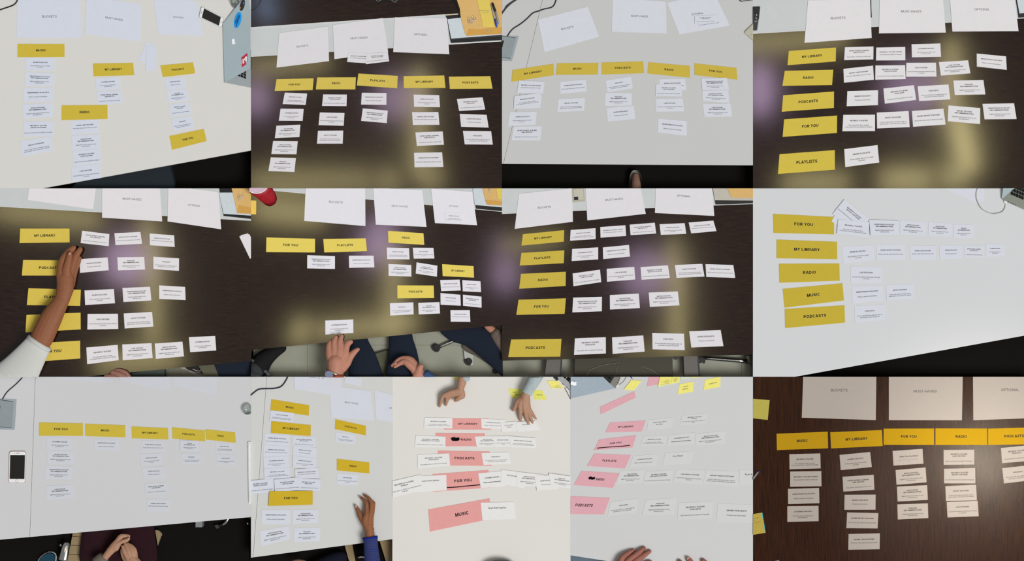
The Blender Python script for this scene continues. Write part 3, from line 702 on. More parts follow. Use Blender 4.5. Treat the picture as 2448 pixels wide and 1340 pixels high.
P10.sheet('MUST-HAVES', N('572 60 868 105 895 320 585 292'), (731,190,98,7))
P10.sheet('BUCKETS', N('313 -20 660 -20 661 145 316 88'), (480,2,100,5))
P10.sheet('', N('685 -10 803 12 802 70 679 42'), None, 'small blank white slip at the top of the bottom row second picture')
P10.sheet('OPTIONAL', N('898 97 1060 140 1060 338 911 308'), (1046,232,84,8))
P10.group('MUSIC', N('149 163 424 207 421 283 141 241'), ['AS 142 243 313 263 309 333 136 319'])
P10.group('MY LIBRARY', N('149 322 436 351 434 431 145 408'), ['SAS 101 412 282 424 281 506 97 496','SL 92 496 279 507 278 587 90 584','LH 89 585 277 575 283 660 95 668','RP 95 668 286 657 290 735 97 745','SSA 304 430 469 439 467 515 302 505','SPD 309 498 480 517 474 594 305 574','SP 305 574 480 592 477 668 302 659','RPS 318 672 490 658 495 737 325 740','RPP 334 738 508 744 505 829 330 825','RPA -32 757 165 738 170 836 -26 857','RPL 168 746 356 728 364 822 177 838'])
P10.group('PODCASTS', N('615 309 837 357 836 426 611 380'), ['PD 617 403 758 422 757 491 617 473'])
P10.group('RADIO', N('625 596 861 623 862 703 625 680'), ['LS 627 702 776 711 775 790 627 781'])
P10.group('FOR YOU', N('135 831 450 829 449 928 128 938'), ['IP 80 967 286 968 283 1072 76 1070','LSR 304 967 489 967 489 1061 303 1069','ASR 64 1120 274 1085 284 1180 73 1231','PR 313 1098 503 1097 501 1194 311 1203'])

def scribble(P, o, z, pts, r):
    b = B()
    for a in pts: b.tube([P.t(x, y)+(z,) for x, y in a], r, 6, 3, 0.4)
    emit('marker_scribble', b, MARK, o, P.rect)
P11.group('MY LIBRARY', N('420 301 727 303 745 385 402 384'), ['RP 258 296 461 300 461 376 254 372','CUR 670 305 844 312 846 382 674 375','hSSA 815 335 930 322 940 395 822 402','hSP 918 328 1066 320 1102 387 938 401'])
o, z, q = P11.heading('RADIO', N('340 408 697 411 706 505 343 505'), uc=0.61)
scribble(P11, o, z+0.2, [[(452,452),(470,444),(490,449),(512,446)],[(455,457),(475,451),(495,457),(513,452)],[(462,446),(480,458),(505,446)],[(460,460),(490,461),(508,458)]], 2.0)
for c in ('RPLR 196 427 412 435 410 515 187 512','LSR 625 434 795 430 810 510 640 513','LRS 757 432 890 430 900 512 768 510','ARS 879 431 1065 446 1073 520 886 512'):
    p = c.split(); P11.card(p[0], N(' '.join(p[1:])), 'RADIO')
P11.group('PODCASTS', N('357 537 733 543 749 648 360 645'), ['RPP 208 566 437 557 445 647 209 666','PD 673 555 867 547 890 632 688 642'])
o, z, q = P11.heading('FOR YOU', N('318 708 724 678 745 805 322 837'), uc=0.53)
scribble(P11, o, z+0.15, [[(420,806),(500,801),(580,793),(668,785)]], 1.1)
for c in ('hRA 190 725 417 713 420 826 180 840','RPSo -20 768 230 711 254 822 -10 888','LHx 649 702 840 683 850 795 668 809','hSL 818 675 1000 697 985 812 812 775','ASR 926 690 1130 712 1110 800 935 792','SPD 1058 722 1210 712 1235 815 1077 828','PR 1163 700 1350 728 1350 815 1178 795'):
    p = c.split(); P11.card(p[0], N(' '.join(p[1:])), 'FOR YOU')
P11.group('MUSIC', N('285 966 731 884 757 1030 299 1126'), ['hSA 667 915 908 910 924 1035 680 1042'], uc=0.53)

P12.group('MY LIBRARY', N('300 333 560 318 530 398 265 405'), ['hSSA 580 313 762 295 745 372 568 388','RPSo 827 280 1012 262 997 341 808 352'])
o, z, q = P12.heading('FOR YOU', N('222 456 491 425 463 515 182 534'))
scribble(P12, o, z+0.15, [[(205,519),(290,511),(370,506),(444,499)]], 1.0)
for c in ('RP 545 432 716 426 698 501 517 503','LHx 730 424 922 405 912 488 712 503','ASR 925 415 1142 393 1132 485 918 502'):
    p = c.split(); P12.card(p[0], N(' '.join(p[1:])), 'FOR YOU')
P12.group('PLAYLISTS', N('185 558 452 570 409 668 132 648'), ['CUR 468 576 648 561 629 648 442 656','hSP 700 554 905 540 890 634 684 640'])
o, z, q = P12.heading('RADIO', N('92 685 368 702 322 808 36 787'), uc=0.58)
scribble(P12, o, z+0.2, [[(145,737),(160,730),(175,738),(190,733)],[(145,742),(165,738),(188,742)],[(150,732),(170,744),(186,730)]], 1.9)
for c in ('LSR 375 684 560 677 532 774 345 776','RPLR 560 690 758 675 748 772 538 779','LRS 785 672 997 680 975 783 755 766','ARS 1000 678 1242 690 1230 798 976 780','hRA 1243 676 1450 668 1450 792 1238 788'):
    p = c.split(); P12.card(p[0], N(' '.join(p[1:])), 'RADIO')
P12.group('PODCASTS', N('-40 866 300 880 255 1001 -75 996'), ['PD 305 910 505 883 488 988 281 1014','PR 560 895 783 881 766 1002 532 1006','RPP 798 918 1047 905 1045 1027 790 1040','SPD 1085 922 1360 930 1360 1066 1073 1053'])
def blank_pink(nums, lab):
    P12.flat('heading_card', P12.poly(*nums), P12.head, lab, 'card', 'pink heading cards in the bottom row fourth picture', 0.7)
blank_pink(N('226 220 477 105 487 152 233 273'), 'blank pink strip lying diagonally below the laptop, bottom row fourth picture')
blank_pink(N('568 70 585 -12 670 -12 648 55'), 'blank pink strip cut off at the top edge, bottom row fourth picture')

P13.sheet('BUCKETS', N('366 -10 898 -10 894 315 355 297'), (627,97,122,0))
P13.sheet('MUST-HAVES', N('989 -10 1527 -10 1521 316 989 315'), (1253,105,168,0))
P13.sheet('OPTIONAL', N('1601 -10 2050 -10 2050 300 1604 316'), (1873,95,132,0))
P13.group('MUSIC', N('172 414 544 399 547 520 174 533'), ['RP 265 563 490 557 493 666 266 673','RPS 271 689 497 685 499 796 271 800','IP 255 815 481 808 484 919 256 926','LH 250 941 477 938 478 1050 250 1055'])
P13.group('MY LIBRARY', N('562 403 938 387 944 503 569 521'), ['SP 630 568 853 547 865 656 639 679','SSA 652 727 878 712 884 821 658 835','SPD 667 858 893 857 892 967 665 968','SAS 685 986 913 991 907 1103 680 1101','SL 696 1143 924 1138 922 1254 694 1258'])
P13.group('FOR YOU', N('951 377 1318 376 1318 496 951 495'), ['hPR 1016 539 1234 524 1241 632 1023 646','ASR 1038 678 1256 659 1264 767 1045 786','LSR 1048 798 1268 788 1273 895 1053 907','PR 1051 928 1273 920 1276 1027 1054 1038'])
P13.group('RADIO', N('1328 375 1703 376 1703 496 1328 496'), ['RPL 1388 532 1611 530 1611 638 1388 641','RPA 1391 669 1617 663 1619 775 1391 775','AS 1400 795 1624 785 1630 898 1405 904','LS 1410 911 1636 901 1643 1014 1416 1023'])
P13.group('PODCASTS', N('1711 377 2090 366 2090 490 1712 496'), ['RPP 1805 518 2030 495 2035 610 1813 628','PD 1814 665 2035 640 2045 750 1827 776'])
#PART2
# ------------------------------------------------------------------ helpers for the other things
class Det:
    """detail coordinates: origin and magnification of a close look at one corner of a table"""
    def __init__(s, ox, oy, k): s.ox, s.oy, s.k = ox, oy, k
    def p(s, x, y, z=None):
        q = (s.ox + x/s.k, s.oy + y/s.k); return q if z is None else q + (z,)
    def poly(s, *a): return [s.p(a[i], a[i+1]) for i in range(0, len(a), 2)]
def rounded(q, r, n=5):
    out = []; m = len(q)
    for i in range(m):
        p0, p1, p2 = Vector(q[i-1]), Vector(q[i]), Vector(q[(i+1)%m])
        a = p1 + (p0-p1).normalized()*r; b = p1 + (p2-p1).normalized()*r
        for k in range(n+1):
            t = k/n; out.append(tuple((a*(1-t)**2 + p1*2*t*(1-t) + b*t*t)[:2]))
    return out
def inset_quad(q, u0, v0, u1, v1):
    f = bil(q); return [f(u0,v0), f(u1,v0), f(u1,v1), f(u0,v1)]
def ell(c, rx, ry, ang=0, n=20):
    ca, sa = math.cos(math.radians(ang)), math.sin(math.radians(ang))
    return [(c[0]+rx*math.cos(t)*ca-ry*math.sin(t)*sa, c[1]+rx*math.cos(t)*sa+ry*math.sin(t)*ca) for t in [2*math.pi*k/n for k in range(n)]]
def skin(name, col): return pmat(name, col, 0.6, 0.25, nscale=120, dark=tuple(int(v*0.96) for v in col), bump=0.02)
def flesh(name, chains, D, mat, parent, rect, vox=0.75, zs=1.0):
    """one continuous surface grown over joint chains; points are (x, y, z, r) with x, y, r in detail units and z in layout units"""
    b = B()
    for ch in chains:
        pts = spline([(p[0], p[1], p[2]*D.k, p[3]) for p in ch], 12)
        last = None
        for p in pts:
            if last is None or math.dist(p[:3], last[:3]) > 0.1*p[3]:
                c = D.p(p[0], p[1]); b.ball((c[0], c[1], p[2]/D.k), p[3]/D.k, (1, 1, zs), n=14, m=8); last = p
    return emit(name, b, mat, parent, rect, smooth=True, remesh=vox)
def nail(D, x, y, z, rx, ry, ang, mat, parent, rect):
    c = D.p(x, y); b = B(); n = 12
    pts = ell(c, rx/D.k, ry/D.k, ang, n)
    b.add([(p[0], p[1], z) for p in pts] + [(c[0], c[1], z+0.35)], [(i, (i+1)%n, n) for i in range(n)] + [tuple(range(n-1,-1,-1))])
    emit('fingernail', b, mat, parent, rect)
def cable(P, name, pts, r, mat, label, z=0.9, lift=0.0):
    n = len(pts); o = emit(name, B().tube([P_(p, r+z*0+lift*math.sin(math.pi*i/(n-1))) for i, p in enumerate(pts)], r, 8, 5), mat, None, P.rect, smooth=True)
    return tag(o, label, 'cable')
def P_(p, z): return (p[0], p[1], z)
def phone(P, q, label, body, face, hb=True, h=4.0):
    c = (sum(p[0] for p in q)/4, sum(p[1] for p in q)/4)
    T = empty('smartphone', (c[0], c[1], 0.05), label, 'phone')
    wq = math.dist(q[0], q[1]); r = wq*0.16
    emit('body', B().prism(rounded(q, r), 0.05, h*0.8).prism(rounded(q, r), h*0.8, h, 0.5), body, T, P.rect)
    emit('face_glass', B().prism(rounded(inset_quad(q, .035, .018, .965, .982), r*0.9), h, h+0.25), face, T, P.rect)
    emit('screen', B().prism(inset_quad(q, .07, .125, .93, .87), h+0.25, h+0.4), SCREEN, T, P.rect)
    f = bil(q); a, b2 = f(.42, .062), f(.60, .062)
    emit('speaker_slot', B().tube([a+(h+.3,), b2+(h+.3,)], 0.45, 6, 1), DARKG, T, P.rect)
    s = f(.32, .06); emit('camera_lens', B().prism(ell(s, .7, .7, 0, 8), h+.2, h+.45), DARKG, T, P.rect)
    if hb:
        cc = f(.5, .935); rr = wq*0.085; pts = [(cc[0]+rr*math.cos(t), cc[1]+rr*math.sin(t), h+.35) for t in [2*math.pi*k/16 for k in range(17)]]
        emit('home_button', B().tube(pts, 0.32, 6, 1), pmat('button_ring_grey', (150,150,150), 0.4), T, P.rect)
    return T
def apple_mark(f, z0, z1, parent, rect, mat, mapz=None):
    """pale fruit mark with a bite and a leaf; f maps unit coordinates (x right, y down) to the lid"""
    body = [(0,-.62),(.16,-.70),(.38,-.74),(.56,-.66),(.70,-.52),(.56,-.36),(.50,-.14),(.54,.08),(.66,.24),(.76,.30),(.64,.58),(.46,.82),(.28,.92),(.10,.86),(0,.84),(-.12,.87),(-.30,.92),(-.50,.78),(-.68,.46),(-.76,.08),(-.72,-.30),(-.56,-.60),(-.34,-.74),(-.14,-.70)]
    leaf = [(.02,-.84),(.06,-1.04),(.20,-1.22),(.36,-1.28),(.32,-1.06),(.20,-.90)]
    b = B()
    for pl in (body, leaf):
        pts = [f(*p) for p in pl]
        if mapz: b.prismz(pts, [mapz(p)-0.1 for p in pts], [mapz(p)+0.3 for p in pts])
        else: b.prism(pts, z0, z1)
    emit('lid_logo', b, mat, parent, rect)
def keys(o, u, v, ni, nj, D, z, parent, rect, keep=lambda p: True, fill=0.84):
    b = B()
    for i in range(ni):
        for j in range(nj):
            x, y = o[0]+u[0]*i+v[0]*j, o[1]+u[1]*i+v[1]*j
            c = [(x, y), (x+u[0]*fill, y+u[1]*fill), (x+u[0]*fill+v[0]*fill, y+u[1]*fill+v[1]*fill), (x+v[0]*fill, y+v[1]*fill)]
            if all(keep(p) for p in c): b.prism([D.p(*p) for p in c], z, z+0.7)
    if b.v: tag(emit('keyboard_keys', b, pmat('key_black', (15,15,16), 0.6, 0.1), parent, rect), kind='stuff')
def sticky(P, nums, label, mat=None, th=0.6, lines=(), D=None, ink=None, grp=None, ang=0):
    q = (D.poly(*nums) if D else P.poly(*nums))
    o, z = P.flat('sticky_note', q, mat or STICKY, label, 'note', grp, th)
    f = bil(q)
    if lines:
        text_obj('handwriting', [(s, 'W', x, y, sz, 0.85) for s, x, y, sz in lines], lambda x, y: f(0.5+x, y), z+0.06, ink or MARK, o, P.rect)
    return o, z, f

def squiggle(P, o, f, lines, z):
    """illegible pen strokes: rows of small waves between u0 and u1 at height v"""
    b = B()
    for u0, u1, v in lines:
        n = max(8, int((u1-u0)*60)); pts = []
        for i in range(n+1):
            u = u0+(u1-u0)*i/n
            pts.append(f(u, v + 0.018*math.sin(i*2.1) + 0.012*math.sin(i*3.7+u0*9)) + (z+0.12,))
        b.tube(pts, 0.17, 4, 1, 0.5)
    emit('handwriting', b, INKG, o, P.rect)

# ------------------------------------------------------------------ picture 1 (laptop, phone, cup, cable)
D = Det(450, 0, 914/150)
cable(P1, 'power_cable', [P1.t(-20,78), P1.t(20,64), P1.t(62,50), P1.t(100,34), P1.t(122,8), P1.t(130,-25)], 1.5, BLACK, 'short black cable in the upper left corner of the top row first picture')
phone(P1, [(482.3,15.2),(475.6,41.2),(530.6,66.8),(535.8,43.6)], 'silver phone lying diagonally beside the laptop in the top row first picture', pmat('phone_silver', (186,196,196), 0.35, 0.4, 0.3), WHITEP)
# the quad above runs along the phone: its own top is the left end
L1 = empty('laptop', (580, 130, 0.05), 'silver laptop with blue, black and red stickers in the top row first picture', 'laptop')
emit('base', B().prism([(538.5,197.5),(600,209.5),(640,217),(640,120),(565,120),(545,170)], 0.3, 3.2), ALU, L1, P1.rect)
lid = [(533,57),(595,-18),(612,158),(537,198)]; lz = [3.4, 11, 15, 3.6]
LIDM = pmat('laptop_lid_metal', (160,176,182), 0.5, 0.3, 0.0, 20, 0.03)
emit('lid', B().prismz(lid, [z-1.4 for z in lz], lz), LIDM, L1, P1.rect)
keys((843,1150), (-42,-16), (0,-40), 5, 4, D, 3.2, L1, P1.rect)
def lid_z(p): return 3.5 + max(0, (p[0]-534)/70)*9.5 + 0.35
def sticker(name, pts, mat, par=L1, dz=0.0, P=P1):
    return emit(name, B().prismz(pts, [lid_z(p)+dz-0.3 for p in pts], [lid_z(p)+dz+0.25 for p in pts]), mat, par, P.rect)
BLUEST = pmat('blue_sticker', (28,150,226), 0.5); NAVY = pmat('navy_print', (16,70,130), 0.5); REDST = pmat('red_sticker', (182,42,70), 0.5)
s1 = sticker('black_oval_sticker', ell(D.p(795,82), 33/D.k, 86/D.k, 14), pmat('black_sticker', (44,46,50), 0.5))
for c in ((815,52),(765,122)): sticker('sticker_spot', ell(D.p(*c), 1.4, 1.7, 0, 8), pmat('orange_print', (206,140,50), 0.5), s1, 0.3)
s2 = sticker('blue_round_sticker', ell(D.p(727,297), 50/D.k, 122/D.k, 14), BLUEST)
bb = B()
for path in ([(742,215),(752,240),(735,262),(715,270),(725,300),(705,318),(690,345)], [(745,225),(722,250),(742,275),(730,320),(712,352),(700,372)], [(755,240),(745,280),(720,330),(708,395)], [(715,285),(690,322),(718,345)], [(700,300),(735,300),(720,345)]):
    bb.tube([D.p(x,y)+(lid_z(D.p(x,y))+0.35,) for x,y in path], 0.75, 5, 3, 0.5)
emit('printed_figure', bb, NAVY, s2, P1.rect)
s3 = sticker('red_square_sticker', rounded(D.poly(775,845,868,775,882,920,790,985), 1.6, 3), REDST)
for c, r in (((852,846),17),((852,880),17),((836,866),14)): sticker('sticker_emblem', ell(D.p(*c), r/D.k, r*1.15/D.k, 0, 12), WHITEP, s3, 0.3)
for xa, xb in ((806,823),(788,798)): sticker('sticker_lettering', D.poly(xa,870 if xa > 800 else 866,xb,858,xb,924,xa,938), WHITEP, s3, 0.3)
fA = lambda x, y: D.p(664 - y*26, 612 + x*58 + y*(-6))
apple_mark(fA, 0, 0, L1, P1.rect, pmat('white_logo', (240,242,248), 0.4, 0.3), lambda p: lid_z(p))
cup = tag(emit('drinking_glass', B().lathe(D.p(690,40), [(-4,6,0.1,6.5),(-2,3,6,8),(0,-4,14,10),(0,-4,14,9.2),(-2,3,6.5,7),(-4,6,1.5,5.5)]), GLASS, None, P1.rect, smooth=True), 'ribbed clear drinking glass behind the laptop lid in the top row first picture', 'glass')

tag(emit('trouser_leg', B().prism(P1.poly(420,1400,560,1260,900,1180,1205,1160,1232,1280,1245,1400), FZ+6, FZ+26, 2.5), weave('slate_denim', (26,32,38), (38,46,52), 260, 0.9, 2.0), None, P1.rect), 'dark slate trouser leg below the table edge, top row first picture', 'trousers')

# ------------------------------------------------------------------ picture 2 (envelope, pens, clips, cable box)
D = Det(1020, 0, 2193/180)
ENV_GROUP = 'paper clips lying on the envelope in the top row second picture'
TRAYP = pmat('pale_blue_metal', (196,206,212), 0.45, 0.3)
emit('cable_slot', B().prism(D.poly(545,455,935,425,1000,500,1300,500,2300,480,2300,1160,715,1252,690,1200,590,545), -0.6, -0.2), BLACK, T2, P2.rect)
emit('slot_cover', B().prism(D.poly(605,560,990,515,2300,440,2300,1004,715,1126), -0.2, 1.6), TRAYP, T2, P2.rect)
emit('slot_lip', B().prism(D.poly(715,1126,2300,1004,2300,1048,710,1166), -0.2, 1.2), DARKG, T2, P2.rect)
emit('wood_edge', B().prism(D.poly(545,428,935,398,935,424,550,455), -0.6, 0.6), pmat('pale_wood_edge', (196,180,144), 0.6), T2, P2.rect)
E2 = empty('envelope', D.p(1600,500)+(1.7,), 'orange manila envelope with metal clasp in the top row second picture', 'envelope')
emit('body', B().prism(D.poly(862,-60,965,250,1000,540,1055,760,1110,960,1165,1048,2300,980,2300,-60), 1.7, 2.8), MANILA, E2, P2.rect)
emit('flap', B().prism(D.poly(1230,845,1600,858,1800,820,2300,800,2300,984,1168,1048), 2.8, 3.4), MANILA2, E2, P2.rect)
cl = emit('clasp', B().prism(ell(D.p(1815,900), 2.1, 1.7, 0, 10), 3.4, 4.0), WIRE, E2, P2.rect)
for s in (-1, 1): emit('clasp_prong', B().tube([D.p(1815,902)+(3.9,), D.p(1815+72*s,905 - 4*s)+(3.7,)], 0.8, 6, 1, 0.5), WIRE, E2, P2.rect)
o = tag(emit('yellow_paper', B().prism(D.poly(1458,-60,1812,-60,1990,800,1648,786), 3.0, 3.7), pmat('yellow_paper_strip', (218,196,96), 0.8, 0.1), None, P2.rect), 'yellow paper strip lying on the orange envelope in the top row second picture', 'paper')
def clip(P, D, pts, z, label, name='paper_clip', r=0.42, grp=None):
    return tag(emit(name, B().tube([D.p(x, y)+(z,) for x, y in pts], r, 6, 3), WIRE, None, P.rect, smooth=True), label, 'paper clip', grp)
clip(P2, D, [(1545,315),(1660,312),(1775,312),(1802,335),(1785,358),(1700,358),(1612,358)], 4.2, 'paper clip holding the yellow strip in the top row second picture')
def loop_clip(a, b, w):
    a = Vector(a); b = Vector(b); d = (b-a).normalized(); n = Vector((-d.y, d.x))*w
    L = (b-a).length
    return [tuple(p) for p in (a+n+d*L*0.25, a+n+d*L*0.8, b, a-n+d*L*0.8, a-n+d*L*0.15, a-d*6, a+n*0.5+d*L*0.12, a+n*0.45+d*L*0.62, a+d*L*0.74, a-n*0.4+d*L*0.6, a-n*0.4+d*L*0.3)]
clip(P2, D, loop_clip((1205,505),(1255,720),30), 3.3, 'leftmost of three loose paper clips on the envelope, top row second picture', grp=ENV_GROUP)
clip(P2, D, loop_clip((1360,455),(1275,650),30), 3.3, 'middle of three loose paper clips on the envelope, top row second picture', grp=ENV_GROUP)
clip(P2, D, loop_clip((1425,520),(1310,680),30), 4.2, 'rightmost of three loose paper clips on the envelope, top row second picture', grp=ENV_GROUP)
GREYB = pmat('grey_pen_barrel', (158,160,158), 0.4, 0.4)
M1 = empty('marker_pen', D.p(2010,380)+(3.0,), 'grey marker with black cap on the envelope, top row second picture', 'pen')
emit('cap', B().tube([D.p(1915,90)+(5.6,2.0), D.p(1935,150)+(5.6,2.6), D.p(2003,340)+(5.6,2.6)], 2.6, 10, 1), BLACK, M1, P2.rect, True)
emit('barrel', B().tube([D.p(2003,340)+(5.6,2.3), D.p(2110,690)+(5.6,2.5), D.p(2122,712)+(5.6,1.6)], 2.3, 10, 1), GREYB, M1, P2.rect, True)
M2 = empty('marker_pen', D.p(1960,460)+(3.0,), 'slim grey pen with blue cap on the envelope, top row second picture', 'pen')
emit('barrel', B().tube([D.p(1868,130)+(5.0,1.3), D.p(1985,560)+(5.0,1.8)], 1.7, 10, 1), GREYB, M2, P2.rect, True)
emit('cap', B().tube([D.p(1985,555)+(5.0,2.2), D.p(2040,770)+(5.0,2.4), D.p(2052,800)+(5.0,1.2)], 2.2, 10, 1), pmat('blue_cap', (34,72,176), 0.4, 0.4), M2, P2.rect, True)
cable(P2, 'power_cable', [D.p(740,-60), D.p(820,40), D.p(890,150), D.p(930,280), D.p(950,420), D.p(960,520)], 1.9, BLACK, 'thick black cable beside the envelope in the top row second picture')
cable(P2, 'power_cable', [P2.t(-20,76), P2.t(20,66), P2.t(48,42), P2.t(66,8), P2.t(80,-25)], 1.1, DARKG, 'thin dark cable in the upper left corner of the top row second picture')
K = Det(600, 0, 6.8)
S2 = empty('speakerphone', K.p(2210,-20)+(0.05,), 'black three-armed speakerphone at the top edge of the top row second picture', 'speakerphone')
emit('body', B().prism(K.poly(2020,-160,2028,10,2050,34,2085,36,2140,14,2210,8,2270,18,2310,46,2345,48,2375,30,2400,-160), 0.05, 7, 0.6), BLACK, S2, P2.rect)
emit('body_trim', B().tube([K.p(2032,2,7.1), K.p(2055,26,7.1), K.p(2082,26,7.1), K.p(2120,0,7.1)], 0.35, 5, 1).tube([K.p(2280,0,7.1), K.p(2330,40,7.1), K.p(2352,38,7.1), K.p(2390,-10,7.1)], 0.35, 5, 1), GREYB, S2, P2.rect)

# ------------------------------------------------------------------ power boxes with flap (pictures 3 and 9)
def power_box(P, frame, flap, outlet, label):
    c = (sum(p[0] for p in frame)/len(frame), sum(p[1] for p in frame)/len(frame))
    T = empty('power_box', (c[0], c[1], 0.05), label, 'power box')
    emit('frame', B().prism(frame, 0.05, 1.0), pmat('box_frame_metal', (150,160,166), 0.5, 0.3), T, P.rect)
    emit('recess', B().prism([(p[0]*0.985+flap[0][0]*0.015, p[1]-1.2 if i < 2 else p[1]+1.0) for i, p in enumerate(flap)], 1.0, 1.15), BLACK, T, P.rect)
    emit('flap', B().prism(flap, 1.2, 2.4), pmat('box_flap_metal', (136,146,150), 0.45, 0.3), T, P.rect)
    emit('outlet', B().prism(outlet, 2.4, 2.8), BLACK, T, P.rect)
D = Det(1200, 0, 1251/140)
power_box(P3, D.poly(-80,762,362,770,215,1302,-80,1298), D.poly(-80,762,300,815,182,1244,-80,1212), D.poly(-80,860,45,868,8,1012,-80,1060), 'grey power box set in the table, top row third picture')
cable(P3, 'power_cable', [D.p(*p) for p in [(1175,-50),(1150,20),(1110,115),(1040,165),(900,195),(780,238),(660,280),(540,395),(400,510),(250,605),(170,690),(115,775)]], 1.35, pmat('navy_cable', (30,30,46), 0.5), 'thin black cable running into the power box, top row third picture')
for off, lab in ((0, 'lower of two twisted grey cables in the corner of the top row third picture'), (16, 'upper of two twisted grey cables in the corner of the top row third picture')):
    cable(P3, 'power_cable', [D.p(360-off,-40-off), D.p(260-off,28-off*0.2), D.p(180-off*0.2,85-off), D.p(110-off,150+off*0.3-off), D.p(50+off*0.3,225-off), D.p(-40,340-off)], 1.5, DARKG, lab)
L3 = empty('laptop', P3.t(1787,230)+(0.05,), 'rounded laptop corner at the right edge of the top row third picture', 'laptop')
emit('base', B().prism(rounded(P3.poly(1722,232,1850,110,1930,260,1850,345), 4), 0.05, 4.2, 0.4), pmat('champagne_metal', (178,176,158), 0.5, 0.3), L3, P3.rect)
emit('foot', B().prism(ell(P3.t(1775,250), 2, 2), 4.2, 4.4), ALU, L3, P3.rect)
Q3 = P3.poly(1680,-60,1860,-60,1860,-4,1688,4)
T = empty('smartphone', P3.t(1740,-10)+(0.05,), 'lower end of a phone at the top edge of the top row third picture', 'phone')
emit('body', B().prism(rounded(P3.poly(1676,-90,1860,-110,1880,-12,1692,14), 5), 0.05, 3.4), DARKG, T, P3.rect)
emit('face_glass', B().prism(rounded(P3.poly(1682,-90,1860,-106,1876,-16,1697,8), 4), 3.4, 3.7), pmat('phone_face_green', (170,178,166), 0.4), T, P3.rect)
TWEED = weave('grey_tweed', (92,88,84), (150,145,138), 420, 0.95, 6.0)
F3 = empty('person', P3.t(960,1320)+(FZ,), 'foot in a grey tweed flat shoe below the table, top row third picture', 'person')
flesh('foot', [[(958,1250,-40,24),(960,1300,-32,33),(962,1360,-22,36),(964,1420,-10,36)]], Det(1200,0,1/S3), skin('skin_foot', (136,104,88)), F3, P3.rect)
b = B(); 
prof = [(1203,16),(1212,28),(1230,38),(1256,44),(1290,46),(1340,46),(1400,42)]
pl = [P3.t(957-w,y) for y,w in prof] + [P3.t(957+w,y) for y,w in prof[::-1]]
hole = [(1262,8),(1270,26),(1285,36),(1310,40),(1340,41),(1400,38)]
emit('shoe_sole', B().prism(pl, FZ, FZ+5), TWEED, F3, P3.rect)
up = [P3.t(957-w,y) for y,w in prof[:5]] + [P3.t(957-46,1400), P3.t(957-39,1400)] + [P3.t(957-w,y) for y,w in hole[4::-1]] + [P3.t(957+w,y) for y,w in hole[:5]] + [P3.t(957+39,1400), P3.t(957+46,1400)] + [P3.t(957+w,y) for y,w in prof[4::-1]]
emit('shoe_upper', B().prism(up, FZ+5, FZ+22, 0.8), TWEED, F3, P3.rect)

# ------------------------------------------------------------------ picture 4 (remote, cable box)
D = Det(1800, 0, 2382/160)
R4 = empty('remote_control', D.p(100,660)+(-0.4,), 'black remote control with grey buttons at the left of the top row fourth picture', 'remote')
emit('body', B().prism(rounded(D.poly(-200,262,272,228,165,1112,-200,1125), 3.2), -0.45, 2.2), pmat('remote_silver', (160,164,162), 0.4, 0.4, 0.3), R4, P4.rect)
emit('face', B().prism(rounded(D.poly(-200,258,250,232,140,1080,-200,1092), 2.6), 2.2, 2.8), pmat('remote_dark', (44,47,56), 0.4, 0.35), R4, P4.rect)
emit('touch_pad', B().prism(D.poly(-200,258,250,240,205,690,-200,700), 2.8, 2.95), pmat('touch_black', (26,27,30), 0.3, 0.35), R4, P4.rect)
BTN = pmat('remote_button', (58,60,66), 0.4, 0.35)
for c in ((125,535),(112,645)): emit('button', B().prism(ell(D.p(*c), 3.2, 3.2), 2.95, 3.5, 0.4), BTN, R4, P4.rect)
for c in ((128,538),(112,650)): emit('button_symbol', B().prism(ell(D.p(*c), 0.9, 1.3, 0, 8), 3.5, 3.6), WHITEP, R4, P4.rect)
emit('volume_rocker', B().prism(rounded(D.poly(-40,500,40,500,15,690,-60,690), 1.2), 2.95, 3.5), BTN, R4, P4.rect)
emit('menu_button', B().prism(rounded(D.poly(48,720,150,720,140,800,40,800), 2), 2.8, 3.3), BTN, R4, P4.rect)
emit('button_symbol', B().prism(D.poly(62,748,130,748,128,774,60,774), 3.3, 3.4), GREYB, R4, P4.rect)
emit('cable_slot', B().prism(P4.poly(1862,-60,2060,-60,2060,114,1890,126), -0.5, 0.0), BLACK, T4, P4.rect)
emit('slot_cover', B().prism(P4.poly(1868,-60,2060,-60,2060,82,1897,96), 0.0, 1.6), TRAYP, T4, P4.rect)
tag(emit('pen', B().tube([P4.t(838,-30)+(0.6,), P4.t(840,60)+(0.6,), P4.t(843,124)+(0.6,)], 1.1, 8, 1), DARKG, None, P4.rect, True), 'dark pen peeking out beside the BUCKETS sheet, top row fourth picture', 'pen')

# ------------------------------------------------------------------ picture 5 (arm, fist, envelope, chair and shoe below)
D = Det(20, 570, 812/200)
A5 = empty('person', D.p(430,780)+(2,), 'arm in a pale ribbed sleeve reaching across the yellow cards, middle row first picture', 'person')
SK5 = skin('skin_tan', (136,86,58)); NAIL = pmat('nail_pink', (182,134,116), 0.4, 0.35)
flesh('forearm_and_hand', [
    [(334,982,21,100),(346,955,23,112),(430,780,27,108),(500,660,27,86),(545,580,26,74)],
    [(545,580,26,74),(568,480,25,84),(572,390,24,84)],
    [(550,460,26,62),(535,330,26,50),(545,220,25,42),(600,135,23,36),(650,88,21,24)],
    [(580,420,22,62),(620,300,20,48),(660,180,18,38),(708,105,16,26)],
    [(600,430,24,56),(585,320,31,46),(605,230,34,36),(621,152,34,27)],
    [(610,440,18,52),(640,340,15,38),(668,265,14,29),(704,190,13,19)],
    [(610,440,14,48),(650,320,10,32),(690,220,9,22)],
    [(590,450,22,64),(598,500,22,52)]], D, SK5, A5, P5.rect, 0.9, 0.75)
nail(D, 623, 148, 39.2, 10, 15, 8, NAIL, A5, P5.rect)
